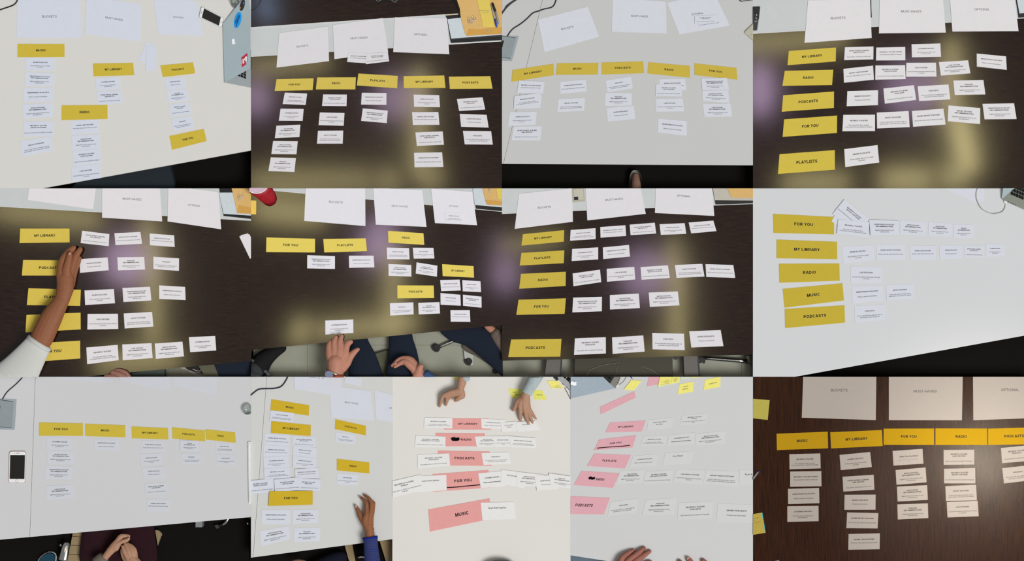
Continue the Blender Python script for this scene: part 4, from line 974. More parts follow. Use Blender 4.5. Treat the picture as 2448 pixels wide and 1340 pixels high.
RIB = weave('pale_ribbed_knit', (176,178,176), (206,206,202), 95, 0.95, 0.6)
b = B(); cs = [(-60,1500,26,235),(95,1330,26,205),(190,1200,26,170),(270,1085,26,142),(322,1008,26,126)]
b.tube([D.p(x,y)+(z, r/D.k) for x,y,z,r in cs], 1, 24, 4, 0.42)
emit('sleeve', b, RIB, A5, P5.rect, True)
emit('cuff', B().tube([D.p(306,1032)+(26,133/D.k), D.p(328,998)+(26,130/D.k)], 1, 24, 1, 0.78), RIB, A5, P5.rect, True)
D = Det(220, 870, 2448/110)
A5b = empty('person', D.p(1400,620)+(-2,), 'closed fist at the bottom edge of the middle row first picture', 'person')
flesh('hand', [[(1290,330,10,120),(1500,340,10,130),(1800,460,8,150),(1950,700,4,160)], [(1150,430,14,150),(1480,520,15,160),(1780,680,12,180)], [(800,640,15,120),(1120,640,18,140),(1450,760,18,160)],
    [(700,760,8,120),(1100,820,12,160),(1500,900,10,200),(1800,900,6,200)], [(1000,520,8,110),(1300,600,10,190),(1700,700,10,200)]], D, skin('skin_mauve', (144,102,88)), A5b, P5.rect, 0.6, 0.9)
D = Det(220, 840, 2448/380)
b = B().prism(D.poly(500,420,600,330,1100,262,1100,420), FZ+8, FZ+26, 1)
tag(emit('trouser_leg', b, weave('grey_green_cloth', (62,70,66), (84,92,86), 300, 0.95, 3.0), None, P5.rect), 'grey-green trouser leg beside the fist, middle row first picture', 'trousers')
Sh = empty('sneaker', D.p(1520,300)+(FZ+1,), 'black sneaker with white stripes under the table edge, middle row first picture', 'shoe')
emit('sole', B().prism(D.poly(1290,250,1400,235,1720,270,1700,330,1640,375,1560,380,1500,350,1440,300,1370,275), FZ+1, FZ+5), pmat('sole_white', (196,192,180), 0.7), Sh, P5.rect)
emit('upper', B().prism(D.poly(1390,250,1480,215,1740,240,1700,310,1640,355,1570,350,1500,320,1430,280), FZ+5, FZ+14, 1.5), BLACK, Sh, P5.rect)
for d in (0, 40): emit('stripe', B().tube([D.p(1480+d,300-d*0.6)+(FZ+14,), D.p(1560+d,330-d*0.6)+(FZ+14.3,), D.p(1650+d*0.4,335-d)+(FZ+14,)], 0.7, 6, 3), WHITEP, Sh, P5.rect)
MESH = weave('grey_chair_mesh', (58,58,48), (112,112,92), 520, 0.9, 0.0)
tag(emit('office_chair', B().prism(D.poly(1600,200,1860,170,1960,420,1740,420), FZ+14, FZ+30, 1.5), MESH, None, P5.rect), 'grey mesh chair back under the table edge, middle row first picture', 'chair')
tag(emit('trouser_leg', B().prism(D.poly(1850,190,2480,120,2500,420,1950,420), FZ+8, FZ+32, 2), DENIM, None, P5.rect), 'dark navy trouser leg in the lower right corner, middle row first picture', 'trousers')
emit('cable_slot', B().prism(P5.poly(1555,-40,1960,-40,1960,236,1592,196,1580,140), -0.5, 0.0), BLACK, T5, P5.rect)
emit('slot_cover', B().prism(P5.poly(1560,30,1960,30,1960,205,1592,181), 0.0, 1.6), TRAYP, T5, P5.rect)
def envelope(P, body, flap, label, D=None):
    T = empty('envelope', P.t(body[0], body[1])+(1.7,), label, 'envelope')
    emit('body', B().prism(P.poly(*body), 1.7, 2.8), MANILA, T, P.rect)
    if flap: emit('flap', B().prism(P.poly(*flap), 2.8, 3.3), MANILA2, T, P.rect)
envelope(P5, (1640,-40,1665,60,1690,177,1960,190,1960,-40), (1700,120,1780,135,1960,120,1960,190,1692,177), 'orange envelope in the upper right corner of the middle row first picture')
V5 = Det(0, 450, 1/S3)
clip(P5, V5, loop_clip((1697,40),(1706,88),6), 3.0, 'left of two paper clips on the envelope, middle row first picture')
clip(P5, V5, loop_clip((1730,35),(1712,82),6), 3.4, 'right of two paper clips on the envelope, middle row first picture')
tag(emit('yellow_paper', B().prism(P5.poly(1768,-30,1900,-30,1900,100,1786,95), 3.0, 3.6), MATS['yellow_paper_strip'], None, P5.rect), 'corner of a yellow paper on the envelope, middle row first picture', 'paper')

# ------------------------------------------------------------------ picture 6 (cup, hands, legs, chairs)
C6 = empty('paper_cup', (645,474,0.05), 'red paper cup with white rim in the middle row second picture', 'cup')
b = B(); n = 28; rings = [(0,0,0.1,17.5),(-7,-9.5,9,20),(-21,-28,26,26),(-28,-37,34,28.6)]
emit('cup_wall', b.lathe((644.5,475), rings, n), pmat('cup_red', (160,24,36), 0.5, 0.3, nscale=60, dark=(138,18,30)), C6, P6.rect, True)
emit('rim', B().tube([(616.5+28.8*math.cos(t), 438+28.8*math.sin(t)*0.86, 34.5) for t in [2*math.pi*k/32 for k in range(33)]], 1.3, 8, 1), WHITEP, C6, P6.rect, True)
emit('inside', B().prism(ell((616.5,438), 27.4, 23.6, 0, 32), 33.6, 34.4), pmat('cup_inside', (206,180,200), 0.6), C6, P6.rect)
D = Det(600, 450, 13.4)
emit('printed_spot', B().prismz(D.poly(70,118,120,170,180,250,240,318,280,335,284,290,255,210,215,160), [30,26,22,17,15,17,23,28], [34.4,31,26.5,21.5,19.5,21,27,32.5]), pmat('cup_orange', (226,150,40), 0.5), C6, P6.rect)
sticky(P6, N('-60 83 38 87 37 185 -60 183'), 'small yellow-orange note at the left edge of the middle row second picture', pmat('amber_note', (234,198,96), 0.8, 0.1), 1.4)
emit('cable_slot', B().prism(P6.poly(1572,-40,1960,-40,1960,174,1602,152), -0.5, 0.0), BLACK, T6, P6.rect)
emit('slot_cover', B().prism(P6.poly(1575,-40,1960,-40,1960,150,1594,118), 0.0, 1.6), TRAYP, T6, P6.rect)
envelope(P6, (1640,-40,1662,60,1682,116,1960,132,1960,-40), (1668,82,1780,92,1960,95,1960,132,1682,116), 'orange envelope in the upper right corner of the middle row second picture')
V6 = Det(600, 450, 1/S3)
clip(P6, V6, loop_clip((1700,-5),(1695,38),7), 3.0, 'paper clip on the envelope, middle row second picture')
tag(emit('yellow_paper', B().prism(P6.poly(1742,-30,1900,-30,1900,82,1756,74), 3.0, 3.6), MATS['yellow_paper_strip'], None, P6.rect), 'corner of a yellow paper on the envelope, middle row second picture', 'paper')
D = Det(760, 780, 2448/270)
H6 = empty('person', D.p(1000,900)+(FZ+2,), 'seated person in dark jeans with watch, both hands raised, middle row second picture', 'person')
SK6 = skin('skin_pink', (180,126,106))
flesh('hand', [
    [(330,1180,20,190),(370,1040,20,190),(400,900,20,190),(410,760,20,200)],
    [(380,800,20,150),(290,620,20,110),(262,480,19,80),(262,390,17,68),(285,325,15,48)],
    [(400,800,20,150),(380,600,21,115),(365,440,20,84),(365,320,18,66),(400,225,15,46)],
    [(430,800,20,150),(480,600,21,120),(490,440,20,88),(490,310,18,70),(525,205,15,48)],
    [(470,800,20,150),(570,620,20,110),(610,480,19,86),(650,375,17,74),(725,325,15,52)],
    [(520,860,18,140),(620,780,17,110),(700,660,16,84),(790,555,15,66),(875,490,14,42)]], D, SK6, H6, P6.rect, 0.8)
flesh('hand', [
    [(2330,1230,0,140),(2230,1080,0,140),(2140,950,0,130),(2070,850,0,110)],
    [(2120,900,2,110),(2010,740,4,92),(1880,690,4,64),(1750,720,2,50),(1610,845,-1,34)],
    [(2100,920,6,100),(1960,800,9,84),(1865,755,9,60),(1775,800,7,50),(1672,868,4,38)],
    [(2110,960,-6,90),(1990,850,-8,60),(1900,790,-8,46),(1830,810,-9,34)],
    [(2120,980,-9,80),(2010,900,-12,50),(1940,840,-13,36)],
    [(2160,1040,6,110),(2195,940,12,86),(2225,870,15,66),(2246,855,16,52)]], D, SK6, H6, P6.rect, 0.8)
nail(D, 1685, 800, 11, 30, 20, -40, NAIL, H6, P6.rect)
W6 = emit('watch_band', B().tube([D.p(165,960)+(20,3), D.p(230,950)+(37,3), D.p(330,985)+(41,3), D.p(420,1020)+(40,3), D.p(520,1060)+(34,3), D.p(575,1060)+(22,3)], 3, 8, 3), CHROME, H6, P6.rect, True)
emit('watch_case', B().prism(ell(D.p(270,1020), 11, 9, 25), 40, 44, 1.5), pmat('watch_blue_face', (120,128,160), 0.25, 0.5, 0.5), H6, P6.rect)
emit('bracelet', B().tube([D.p(380,1060)+(43,4.5), D.p(470,1070)+(42,4.5), D.p(560,1075)+(34,4.5)], 4.5, 8, 2), pmat('brown_strap', (146,62,36), 0.6), H6, P6.rect, True)
D4 = Det(600, 780, 4.08)
flesh('trouser_leg', [[(1030,60,-34,80),(1055,180,-30,95),(1090,330,-28,135),(1110,480,-26,170),(1130,600,-26,180)]], D4, DENIM, H6, P6.rect, 1.4, 0.3)
flesh('trouser_leg', [[(1450,20,-34,112),(1460,160,-30,126),(1480,300,-28,150),(1480,440,-26,168),(1480,600,-26,178)]], D4, DENIM, H6, P6.rect, 1.4, 0.3)
emit('shirt_cuff', B().tube([D.p(2290,1010)+(1,13), D.p(2380,1110)+(0,16), D.p(2450,1200)+(0,18)], 12, 16, 2), pmat('blue_shirt', (56,78,118), 0.9), H6, P6.rect, True)
CH6 = empty('office_chair', D4.p(1230,400)+(FZ+2,), 'grey mesh chair seat between the jeans legs, middle row second picture', 'chair')
emit('seat', B().prism(D4.poly(1125,290,1340,225,1360,520,1180,520), FZ+2, FZ+8, 1), MESH, CH6, P6.rect)
emit('seat_edge', B().tube([D4.p(1120,292,FZ+8), D4.p(1230,258,FZ+8), D4.p(1340,226,FZ+8)], 1.6, 8, 2), DARKG, CH6, P6.rect)
BT = empty('boot', D4.p(140,300)+(FZ+1,), 'black boot with grey fur cuff in the lower left corner, middle row second picture', 'boot')
flesh('boot_shaft', [[(290,215,-42,42),(200,260,-38,66),(110,330,-34,92),(60,400,-30,110)]], D4, pmat('black_suede', (28,28,30), 0.95, 0.1), BT, P6.rect, 1.6)
b = B()
for k in range(120):
    t = random.random(); a = random.uniform(-1, 1)
    x, y = 5+165*t + 14*a, 342+20*math.sin(t*3)+ (130*t*t) + 20*a
    b.ball(D4.p(x, y)+(-17+4*random.random(),), 3.2+1.4*random.random(), n=7, m=5)
tag(emit('fur_cuff', b, pmat('grey_fur', (96,98,100), 0.95, 0.1, nscale=300, dark=(60,62,64)), BT, P6.rect, True), kind='stuff')
flesh('boot_leg', [[(40,420,-24,95),(0,520,-20,120)]], D4, pmat('charcoal_cloth', (52,54,56), 0.95, 0.1), BT, P6.rect, 1.8)
N6 = empty('person', D4.p(2250,150)+(FZ+2,), 'second seated person in dark jeans at the right edge, middle row second picture', 'person')
flesh('trouser_leg', [[(1900,20,-27,70),(1990,60,-27,95),(2150,90,-27,120),(2330,200,-26,140),(2560,380,-25,160)]], D4, DENIM, N6, P6.rect, 1.4, 0.35)
flesh('forearm', [[(2280,-30,-24,32),(2320,10,-24,36),(2370,50,-24,40)]], D4, SK6, N6, P6.rect, 0.9, 0.9)
emit('sleeve', B().tube([D4.p(2365,45)+(-22,12), D4.p(2420,110)+(-20,17), D4.p(2520,230)+(-18,22)], 12, 16, 2, 0.6), pmat('taupe_knit', (118,104,96), 0.95, 0.1, nscale=300, dark=(92,80,74)), N6, P6.rect, True)
def caster(T, D, x, y, r, z=FZ+1):
    emit('caster', B().prism(ell(D.p(x, y), r, r*0.8, 40), z+1, z+9, 1.5).prism(ell(D.p(x+14, y-10), r*0.8, r*0.66, 40), z+9, z+11, 1.0), BLACK, T, P6.rect)
CH7 = empty('office_chair', D4.p(2200,260)+(FZ+2,), 'swivel chair with chrome leg and casters at the right, middle row second picture', 'chair')
emit('chrome_leg', B().tube([D4.p(1820,210)+(FZ+6,4), D4.p(1920,165)+(FZ+6.5,4.5), D4.p(2030,118)+(FZ+6,4.5)], 5, 12, 2), CHROME, CH7, P6.rect, True)
caster(CH7, D4, 1795, 215, 11); caster(CH7, D4, 2112, 350, 10)
emit('caster_fork', B().prism(D4.poly(2068,235,2168,280,2165,385,2145,385,2110,320,2080,320), FZ+2, FZ+8, 0.8), pmat('clear_grey_plastic', (168,172,166), 0.3, 0.4), CH7, P6.rect)
flesh('seat', [[(2090,200,-44.5,40),(2200,250,-44.5,46),(2350,340,-44.5,52),(2520,440,-44.5,60)]], D4, pmat('taupe_seat', (92,86,78), 0.9, 0.1), CH7, P6.rect, 1.4, 0.3)
flesh('armrest', [[(2380,440,-45,30),(2500,490,-45,34)]], D4, pmat('dark_armrest', (66,64,58), 0.8, 0.1), CH7, P6.rect, 1.4, 0.5)

# ------------------------------------------------------------------ picture 7 (cable box, chairs below)
emit('outlet_plate', B().prism(P7.poly(498,3,584,-4,592,92,502,99), -0.5, 0.9), pmat('outlet_plate_metal', (172,168,152), 0.5), T7, P7.rect)
emit('outlet_flap', B().prism(P7.poly(506,6,576,0,582,80,545,82,541,58,512,60), 0.9, 1.8), pmat('outlet_flap_metal', (188,184,168), 0.5), T7, P7.rect)
emit('outlet_notch', B().prism(P7.poly(512,60,541,58,543,82,514,84), 0.9, 1.1), BLACK, T7, P7.rect)
emit('cable_slot', B().prism(P7.poly(1490,-40,1960,-40,1960,108,1520,114), -0.5, 0.0), BLACK, T7, P7.rect)
emit('slot_cover', B().prism(P7.poly(1494,-40,1960,-40,1960,88,1516,84), 0.0, 1.6), pmat('warm_metal_cover', (182,178,166), 0.45, 0.3), T7, P7.rect)
envelope(P7, (1598,-40,1612,20,1635,66,1960,70,1960,-40), None, 'orange envelope in the upper right corner of the middle row third picture')
D = Det(1200, 840, 4.08)
for nums, lab in (((438,60,592,60,575,300,410,300), 'left grey chair post below the table, middle row third picture'), ((1775,40,1925,40,1945,300,1785,300), 'right grey chair post below the table, middle row third picture')):
    T = empty('table_post', D.p(nums[0],200)+(FZ+1.05,), lab, 'post')
    emit('post_column', B().prism(D.poly(*nums), FZ+1.05, FZ+30, 0.8), pmat('post_grey', (96,92,88), 0.5, 0.3), T, P7.rect)
    emit('post_edge', B().prism(D.poly(nums[2]-14,nums[3],nums[2],nums[3],nums[4],nums[5],nums[4]-16,nums[5]), FZ+30, FZ+30.6), DARKG, T, P7.rect)
MESH7 = weave('black_chair_mesh', (44,43,38), (92,90,78), 300, 0.85, 0.0)
CH = empty('office_chair', D.p(1190,180)+(FZ+2,), 'dark mesh chair back in the middle below the table, middle row third picture', 'chair')
emit('mesh_back', B().prism(D.poly(708,60,1670,50,1672,320,700,320), FZ+24, FZ+30, 1.0), MESH7, CH, P7.rect)
emit('back_frame', B().tube([D.p(830,260,FZ+31), D.p(850,190,FZ+31), D.p(980,135,FZ+31), D.p(1140,110,FZ+31)], 1.0, 8, 4), pmat('frame_grey', (104,102,90), 0.4, 0.4), CH, P7.rect, True)
emit('back_strut', B().tube([D.p(1140,105,FZ+31), D.p(1100,260,FZ+31)], 0.8, 6, 1), MATS['frame_grey'], CH, P7.rect, True)
emit('back_frame', B().tube([D.p(1350,140,FZ+31), D.p(1460,180,FZ+31), D.p(1540,240,FZ+31)], 1.0, 8, 3), MATS['frame_grey'], CH, P7.rect, True)
emit('support_arm', B().prism(D.poly(1670,55,1750,50,1745,72,1690,84), FZ+14, FZ+20), DARKG, CH, P7.rect)
CHR = empty('office_chair', D.p(2250,120)+(FZ+2,), 'chair with chrome leg and round knob at the right, middle row third picture', 'chair')
emit('chrome_leg', B().tube([D.p(1975,66,FZ+12)+(4,), D.p(2200,82,FZ+12)+(5,), D.p(2420,100,FZ+12)+(5.5,)], 5, 12, 2), CHROME, CHR, P7.rect, True)
emit('knob', B().prism(ell(D.p(1945,85), 7, 8), FZ+14, FZ+22, 1).prism(ell(D.p(1980,90), 4, 8), FZ+14, FZ+20, 1), BLACK, CHR, P7.rect)
emit('mesh_back', B().prism(D.poly(2380,40,2560,20,2560,300,2440,300,2445,160), FZ+26, FZ+32, 1), MESH7, CHR, P7.rect)

# ------------------------------------------------------------------ picture 8 (laptop corner, charger cable)
D = Det(2300, 450, 2448/148)
L8 = empty('laptop', D.p(2100,300)+(0.05,), 'open silver laptop corner with black keys, middle row fourth picture', 'laptop')
emit('base', B().prism(D.poly(1560,405,1620,470,2700,950,2900,950,2900,-200,1800,-200), 0.3, 3.2), pmat('laptop_base_metal', (128,132,122), 0.55, 0.3), L8, P8.rect)
emit('key_well', B().prism(D.poly(1840,200,2440,455,2448,-200,1800,-200), 3.2, 3.3), pmat('key_gap_metal', (120,124,114), 0.55, 0.3), L8, P8.rect)
lidq = D.poly(1548,400,1590,400,2290,-240,1610,-240)
emit('lid', B().prismz(lidq, [2.4,2.4,16,14], [3.6,3.8,18,16]), LIDM, L8, P8.rect)
keys((2415,455), (-104,-44), (12,-148), 6, 5, D, 3.3, L8, P8.rect, keep=lambda p: p[0] > 1830 and p[1] > -200, fill=0.86)
for c in ((1825,532),(1912,570),(2005,612),(2098,655)): emit('port', B().prism(ell(D.p(*c), 1.9, 0.8, 22, 10), 3.2, 3.4), BLACK, L8, P8.rect)
emit('power_light', B().prism(ell(D.p(1732,520), 0.9, 0.7, 0, 8), 3.5, 4.2), pmat('amber_light', (232,140,110), 0.4), L8, P8.rect)
emit('magnetic_plug', B().prism(rounded(D.poly(1655,480,1760,520,1745,600,1660,570), 0.8, 2), 1.0, 3.9), WHITEP, L8, P8.rect)
cable(P8, 'charger_cable', [D.p(*p) for p in [(640,-80),(585,60),(555,200),(565,400),(640,600),(760,790),(950,920),(1180,1000),(1400,985),(1580,920),(1670,800),(1702,700),(1700,600)]], 0.85, pmat('cable_pale', (176,176,166), 0.5), 'pale charger cable looped below the laptop, middle row fourth picture', lift=2.5)

# ------------------------------------------------------------------ picture 9 (phone, box, glass, seated person)
phone(P9, P9.poly(69,540,193,540,188,773,62,772), 'white phone standing upright left of FOR YOU, bottom row first picture', pmat('rose_gold', (200,176,168), 0.4, 0.4, 0.3), WHITEP, h=3.2)
D = Det(0, 900, 4.47)
power_box(P9, D.poly(-80,230,178,240,158,566,-80,560), D.poly(-80,236,145,268,128,540,-80,528), D.poly(-40,305,6,310,-2,395,-40,400), 'grey power box set in the table, bottom row first picture')
cable(P9, 'power_cable', [D.p(*p) for p in [(270,-40),(238,10),(170,80),(100,140),(60,185),(28,240)]], 1.2, MATS['navy_cable'], 'thin black cable running into the power box, bottom row first picture')
tag(emit('drinking_glass', B().lathe(P9.t(1800,240), [(0,2,0.1,10),(2,-2,10,13),(2,-2,10,12),(0,2,1.2,9)]), GLASS, None, P9.rect, True), 'clear drinking glass at the right edge, bottom row first picture', 'glass')
L9 = empty('laptop', P9.t(1820,700)+(0.05,), 'white rounded laptop edge at the right side, bottom row first picture', 'laptop')
emit('base', B().prism(rounded(P9.poly(1803,470,1900,465,1910,945,1812,925), 4), 0.05, 4.0, 0.8), WHITEP, L9, P9.rect)
emit('lid', B().prism(rounded(P9.poly(1810,480,1900,478,1908,930,1818,915), 4), 4.0, 6.0, 0.6), WHITEP, L9, P9.rect)
D = Det(60, 1230, 2448/360)
CH9 = empty('office_chair', D.p(800,500)+(FZ+1,), 'beige chair with polished chrome armrest under the seated person, bottom row first picture', 'chair')
BEIGE = pmat('beige_leather', (138,120,88), 0.6, 0.25)
for ya, yb in ((280,368),(372,512),(516,660),(664,860)):
    f = lambda y: (735-(y-300)*0.19, 965-(y-300)*0.19)
    (a0, a1), (b0, b1) = f(ya), f(yb)
    emit('seat_panel', B().prism(D.poly(a0,ya,a1,ya+16,b1,yb+16,b0,yb), FZ+8, FZ+16, 0.5), BEIGE, CH9, P9.rect)
emit('chrome_armrest', B().tube([D.p(640,465)+(FZ+22,6), D.p(635,520)+(FZ+23,9), D.p(615,620)+(FZ+24,10.5), D.p(585,760)+(FZ+24,11)], 8, 16, 4, 0.6), CHROME, CH9, P9.rect, True)
emit('armrest_bolt', B().prism(ell(D.p(545,510), 2.6, 3.6), FZ+16, FZ+24, 0.6), CHROME, CH9, P9.rect)
emit('seat_side', B().prism(D.poly(2075,262,2140,275,2190,320,2175,375,2120,530), FZ+6, FZ+14, 0.8), BEIGE, CH9, P9.rect)
emit('side_bolt', B().prism(ell(D.p(2182,340), 1.8, 4), FZ+8, FZ+15), CHROME, CH9, P9.rect)
P9P = empty('person', D.p(1500,560)+(FZ+16,), 'seated person in maroon trousers with clasped hands, bottom row first picture', 'person')
flesh('trousers', [[(1180,200,-26,250),(1150,420,-22,270),(1140,700,-20,290)], [(1820,170,-26,250),(1850,420,-22,260),(1860,700,-20,280)], [(1500,200,-28,250),(1500,700,-24,260)]], D, pmat('maroon_cloth', (42,22,28), 0.95, 0.08, nscale=40, namt=0.12), P9P, P9.rect, 1.4, 0.26)
E5 = Det(200, 1250, 2382/160)
SK9 = skin('skin_light', (170,130,105))
flesh('hand', [
    [(600,1420,12,130),(760,1230,14,130),(900,1060,15,132),(1040,900,16,150),(1180,780,17,165)],
    [(1120,800,17,150),(1250,640,18,130),(1350,480,18,105),(1430,430,17,80),(1560,430,16,70),(1650,430,14,48)],
    [(1180,800,14,140),(1330,600,13,110),(1420,520,12,80),(1550,505,12,66),(1630,490,11,46)],
    [(1180,820,10,120),(1330,660,8,90),(1450,580,7,60)], [(1200,820,6,110),(1320,700,4,76),(1430,640,3,50)],
    [(1180,840,19,130),(1300,680,23,86),(1450,605,25,72),(1600,560,25,68),(1665,505,24,46)]], E5, SK9, P9P, P9.rect, 0.6)
flesh('hand', [
    [(1950,1560,12,260),(1840,1400,13,240),(1760,1240,14,190)],
    [(1680,1260,15,150),(1560,1060,18,105),(1490,950,19,84),(1430,800,17,58)],
    [(1730,1230,15,150),(1660,1010,19,100),(1610,890,19,80),(1530,740,17,60),(1495,680,16,44)],
    [(1780,1210,15,150),(1780,980,18,95),(1730,850,18,74),(1650,740,16,54),(1600,690,15,40)],
    [(1820,1220,13,150),(1860,990,15,86),(1830,880,15,66),(1750,780,14,50),(1700,735,13,38)],
    [(1560,1340,6,110),(1440,1200,4,80),(1375,1060,3,60),(1355,930,3,46)]], E5, SK9, P9P, P9.rect, 0.6)
nail(E5, 1665, 500, 27.6, 36, 26, -30, NAIL, P9P, P9.rect)
emit('cuff', B().tube([E5.p(770,1170)+(15,13.5), E5.p(690,1260)+(14,16), E5.p(560,1420)+(12,19)], 12, 20, 3), weave('brown_tweed', (88,82,74), (120,112,102), 520, 0.95, 4.0), P9P, P9.rect, True)
SN = empty('sneaker', D.p(310,700)+(FZ+1,), 'teal blue sneaker toe in the lower left, bottom row first picture', 'shoe')
emit('sole', B().prism(D.poly(160,748,200,700,260,655,330,628,400,632,445,665,458,715,440,860,120,860), FZ+1, FZ+5), pmat('pale_sole', (170,172,166), 0.7), SN, P9.rect)
emit('upper', B().prism(D.poly(180,752,240,690,300,650,360,638,410,650,438,690,440,740,420,860,150,860), FZ+5, FZ+14, 2.0), weave('teal_mesh', (20,48,62), (34,70,90), 500, 0.9), SN, P9.rect)
D = Det(470, 1220, 1452/130)
CB = empty('office_chair', D.p(700,330)+(FZ+1,), 'dim chair base with chrome arc and black caster, bottom row first picture', 'chair')
emit('chrome_arc', B().tube([D.p(820,200,FZ+10)+(3.4,), D.p(770,290,FZ+10)+(4,), D.p(710,370,FZ+9)+(4,), D.p(630,425,FZ+8)+(2.6,)], 3, 10, 3), CHROME, CB, P9.rect, True)
emit('caster', B().prism(rounded(D.poly(400,430,520,400,570,500,480,545), 3), FZ+1, FZ+9, 1), DARKG, CB, P9.rect)
emit('base_leg', B().tube([D.p(540,440)+(FZ+6,4), D.p(640,420)+(FZ+8,4)], 4, 8, 1), BLACK, CB, P9.rect)
CC = empty('office_chair', D.p(1380,220)+(FZ+1,), 'beige chair corner at the far right edge, bottom row first picture', 'chair')
emit('seat', B().prism(D.poly(1250,150,1500,120,1500,270,1400,265,1300,215), FZ+6, FZ+14, 0.8), BEIGE, CC, P9.rect)
emit('bolt', B().prism(ell(D.p(1310,390), 1.8, 2.2), FZ+2, FZ+7), CHROME, CC, P9.rect)

# ------------------------------------------------------------------ picture 10 (arm with striped sleeve)
D = Det(830, 1160, 804/108)
A10 = empty('person', D.p(400,800)+(2,), 'arm in a blue striped sleeve with curved fingers on the table, bottom row second picture', 'person')
SK10 = skin('skin_brown', (140,90,60))
flesh('forearm_and_hand', [
    [(420,1080,20,90),(412,960,20,86),(408,860,20,84),(405,790,20,80),(385,700,20,78)],
    [(440,760,20,52),(445,780,20,46)],
    [(370,710,20,78),(330,620,19,74),(350,540,19,66),(365,480,19,52)],
    [(395,690,20,70),(400,590,20,60),(425,480,20,50)],
    [(420,690,19,60),(425,590,18,52),(452,470,17,42)],
    [(330,650,17,66),(262,570,15,52),(228,490,13,42),(200,430,11,37),(168,372,9,30)],
    [(362,480,19,50),(355,390,18,39),(350,300,16,36),(300,245,12,30),(232,198,7,20)],
    [(425,480,20,48),(440,370,19,40),(432,278,17,37),(378,205,13,30),(304,166,8,18)],
    [(452,470,17,40),(466,380,16,34),(482,300,13,25),(440,265,9,20),(390,250,6,16)],
    [(455,490,13,36),(472,410,10,28),(478,340,7,22),(450,300,4,17)]], D, SK10, A10, P10.rect, 0.7)
nail(D, 166, 362, 13.2, 20, 24, 10, NAIL, A10, P10.rect); nail(D, 230, 192, 9.9, 12, 9, 35, NAIL, A10, P10.rect)
emit('ring', B().tube([D.p(468,378,19.2), D.p(482,374,19.4), D.p(496,370,17)], 0.5, 6, 2), pmat('gold', (196,170,110), 0.3, 0.5, 0.8), A10, P10.rect)
STR = weave('blue_striped_knit', (28,44,126), (62,66,78), 42, 0.9, 3.0, 'Y')
sl = empty
emit('sleeve', B().tube([D.p(420,905)+(20,17.6), D.p(428,1000)+(20,16.8), D.p(435,1120)+(19,17.2), D.p(445,1240)+(18,18.4), D.p(460,1400)+(16,20)], 17, 28, 5, 0.85), STR, A10, P10.rect, True)
emit('cuff', B().tube([D.p(415,893)+(20,18.3), D.p(419,925)+(20,18.2)], 18, 28, 1, 0.9), pmat('royal_blue_knit', (26,44,132), 0.9, 0.1, nscale=200, namt=0.1), A10, P10.rect, True)
cable(P10, 'power_cable', [P10.t(*p) for p in [(275,-25),(258,20),(222,68),(170,84),(110,86),(60,90),(25,112),(-20,150)]], 1.5, MATS['navy_cable'], 'thin black cable in the upper left corner, bottom row second picture')
CX1 = empty('office_chair', P10.t(800,1260)+(FZ+1,), 'beige chair strips behind the striped arm under the table, bottom row second picture', 'chair')
emit('seat_panel', B().prism(P10.poly(668,1215,726,1205,762,1400,720,1400), FZ+8, FZ+15, 0.6), BEIGE, CX1, P10.rect)
emit('seat_panel', B().prism(P10.poly(922,1180,1012,1170,1060,1290,1060,1400,990,1400), FZ+8, FZ+15, 0.6), BEIGE, CX1, P10.rect)
emit('chrome_part', B().tube([P10.t(770,1328)+(FZ+10,), P10.t(800,1322)+(FZ+10,), P10.t(822,1326)+(FZ+10,)], 2.4, 8, 2), CHROME, CX1, P10.rect, True)
V10 = Det(600, 900, 1035/340)
N10 = empty('person', P10.t(620,1330)+(FZ+1,), 'dark trousered knee at the bottom edge, bottom row second picture', 'person')
flesh('trouser_leg', [[(640,1330,-34,55),(560,1370,-30,70),(480,1420,-30,80)]], V10, pmat('midnight_cloth', (22,24,38), 0.95, 0.1), N10, P10.rect, 1.6)
N10b = empty('person', P10.t(345,1345)+(FZ+1,), 'sliver of a bare hand at the bottom edge, bottom row second picture', 'person')
flesh('hand', [[(310,1350,-10,16),(345,1346,-8,18),(385,1352,-10,16)]], V10, skin('skin_dim', (120,90,72)), N10b, P10.rect, 0.9)

# ------------------------------------------------------------------ picture 11 (two hands, notes, laptop corner)
D = Det(1030, 900, 2448/334)
sticky(P11, (392,-30,490,-30,486,56,394,42), 'yellow note cut off at the top edge beside a wrist, bottom row third picture', D=D)
o, z, f = sticky(P11, (1357,208,1600,214,1650,380,1416,376), 'yellow-green must-haves note left of the grey sleeve, bottom row third picture', STICKY2, 0.5, [('must -', -0.08, 0.40, 0.2), ('haves', 0.05, 0.68, 0.2)], D, INKG)
o, z, f = sticky(P11, (1780,236,1955,240,2038,402,1818,398), 'yellow-green optional note right of the grey sleeve, bottom row third picture', STICKY2, 0.5, [('optional', 0.02, 0.52, 0.18)], D, INKG)
o, z, f = sticky(P11, (2030,68,2225,72,2318,200,2125,206), 'thick pad of yellow notes beside the laptop, bottom row third picture', None, 2.0, (), D)
squiggle(P11, o, f, [(.52,.82,.60),(.12,.86,.80),(.30,.94,.90)], z)
L11 = empty('laptop', D.p(2400,100)+(0.05,), 'silver laptop corner with black keys in the upper right, bottom row third picture', 'laptop')
emit('base', B().prism(D.poly(2160,-60,2240,50,2448,250,2700,420,2700,-60), 0.3, 3.2), pmat('laptop_grey', (158,162,162), 0.5, 0.3), L11, P11.rect)
emit('hinge_edge', B().prism(D.poly(2110,-60,2200,-60,2240,50,2205,70,2160,30), 0.3, 4.5, 0.4), BLACK, L11, P11.rect)
keys((2300,-10), (62,52), (50,-60), 5, 4, D, 3.2, L11, P11.rect)
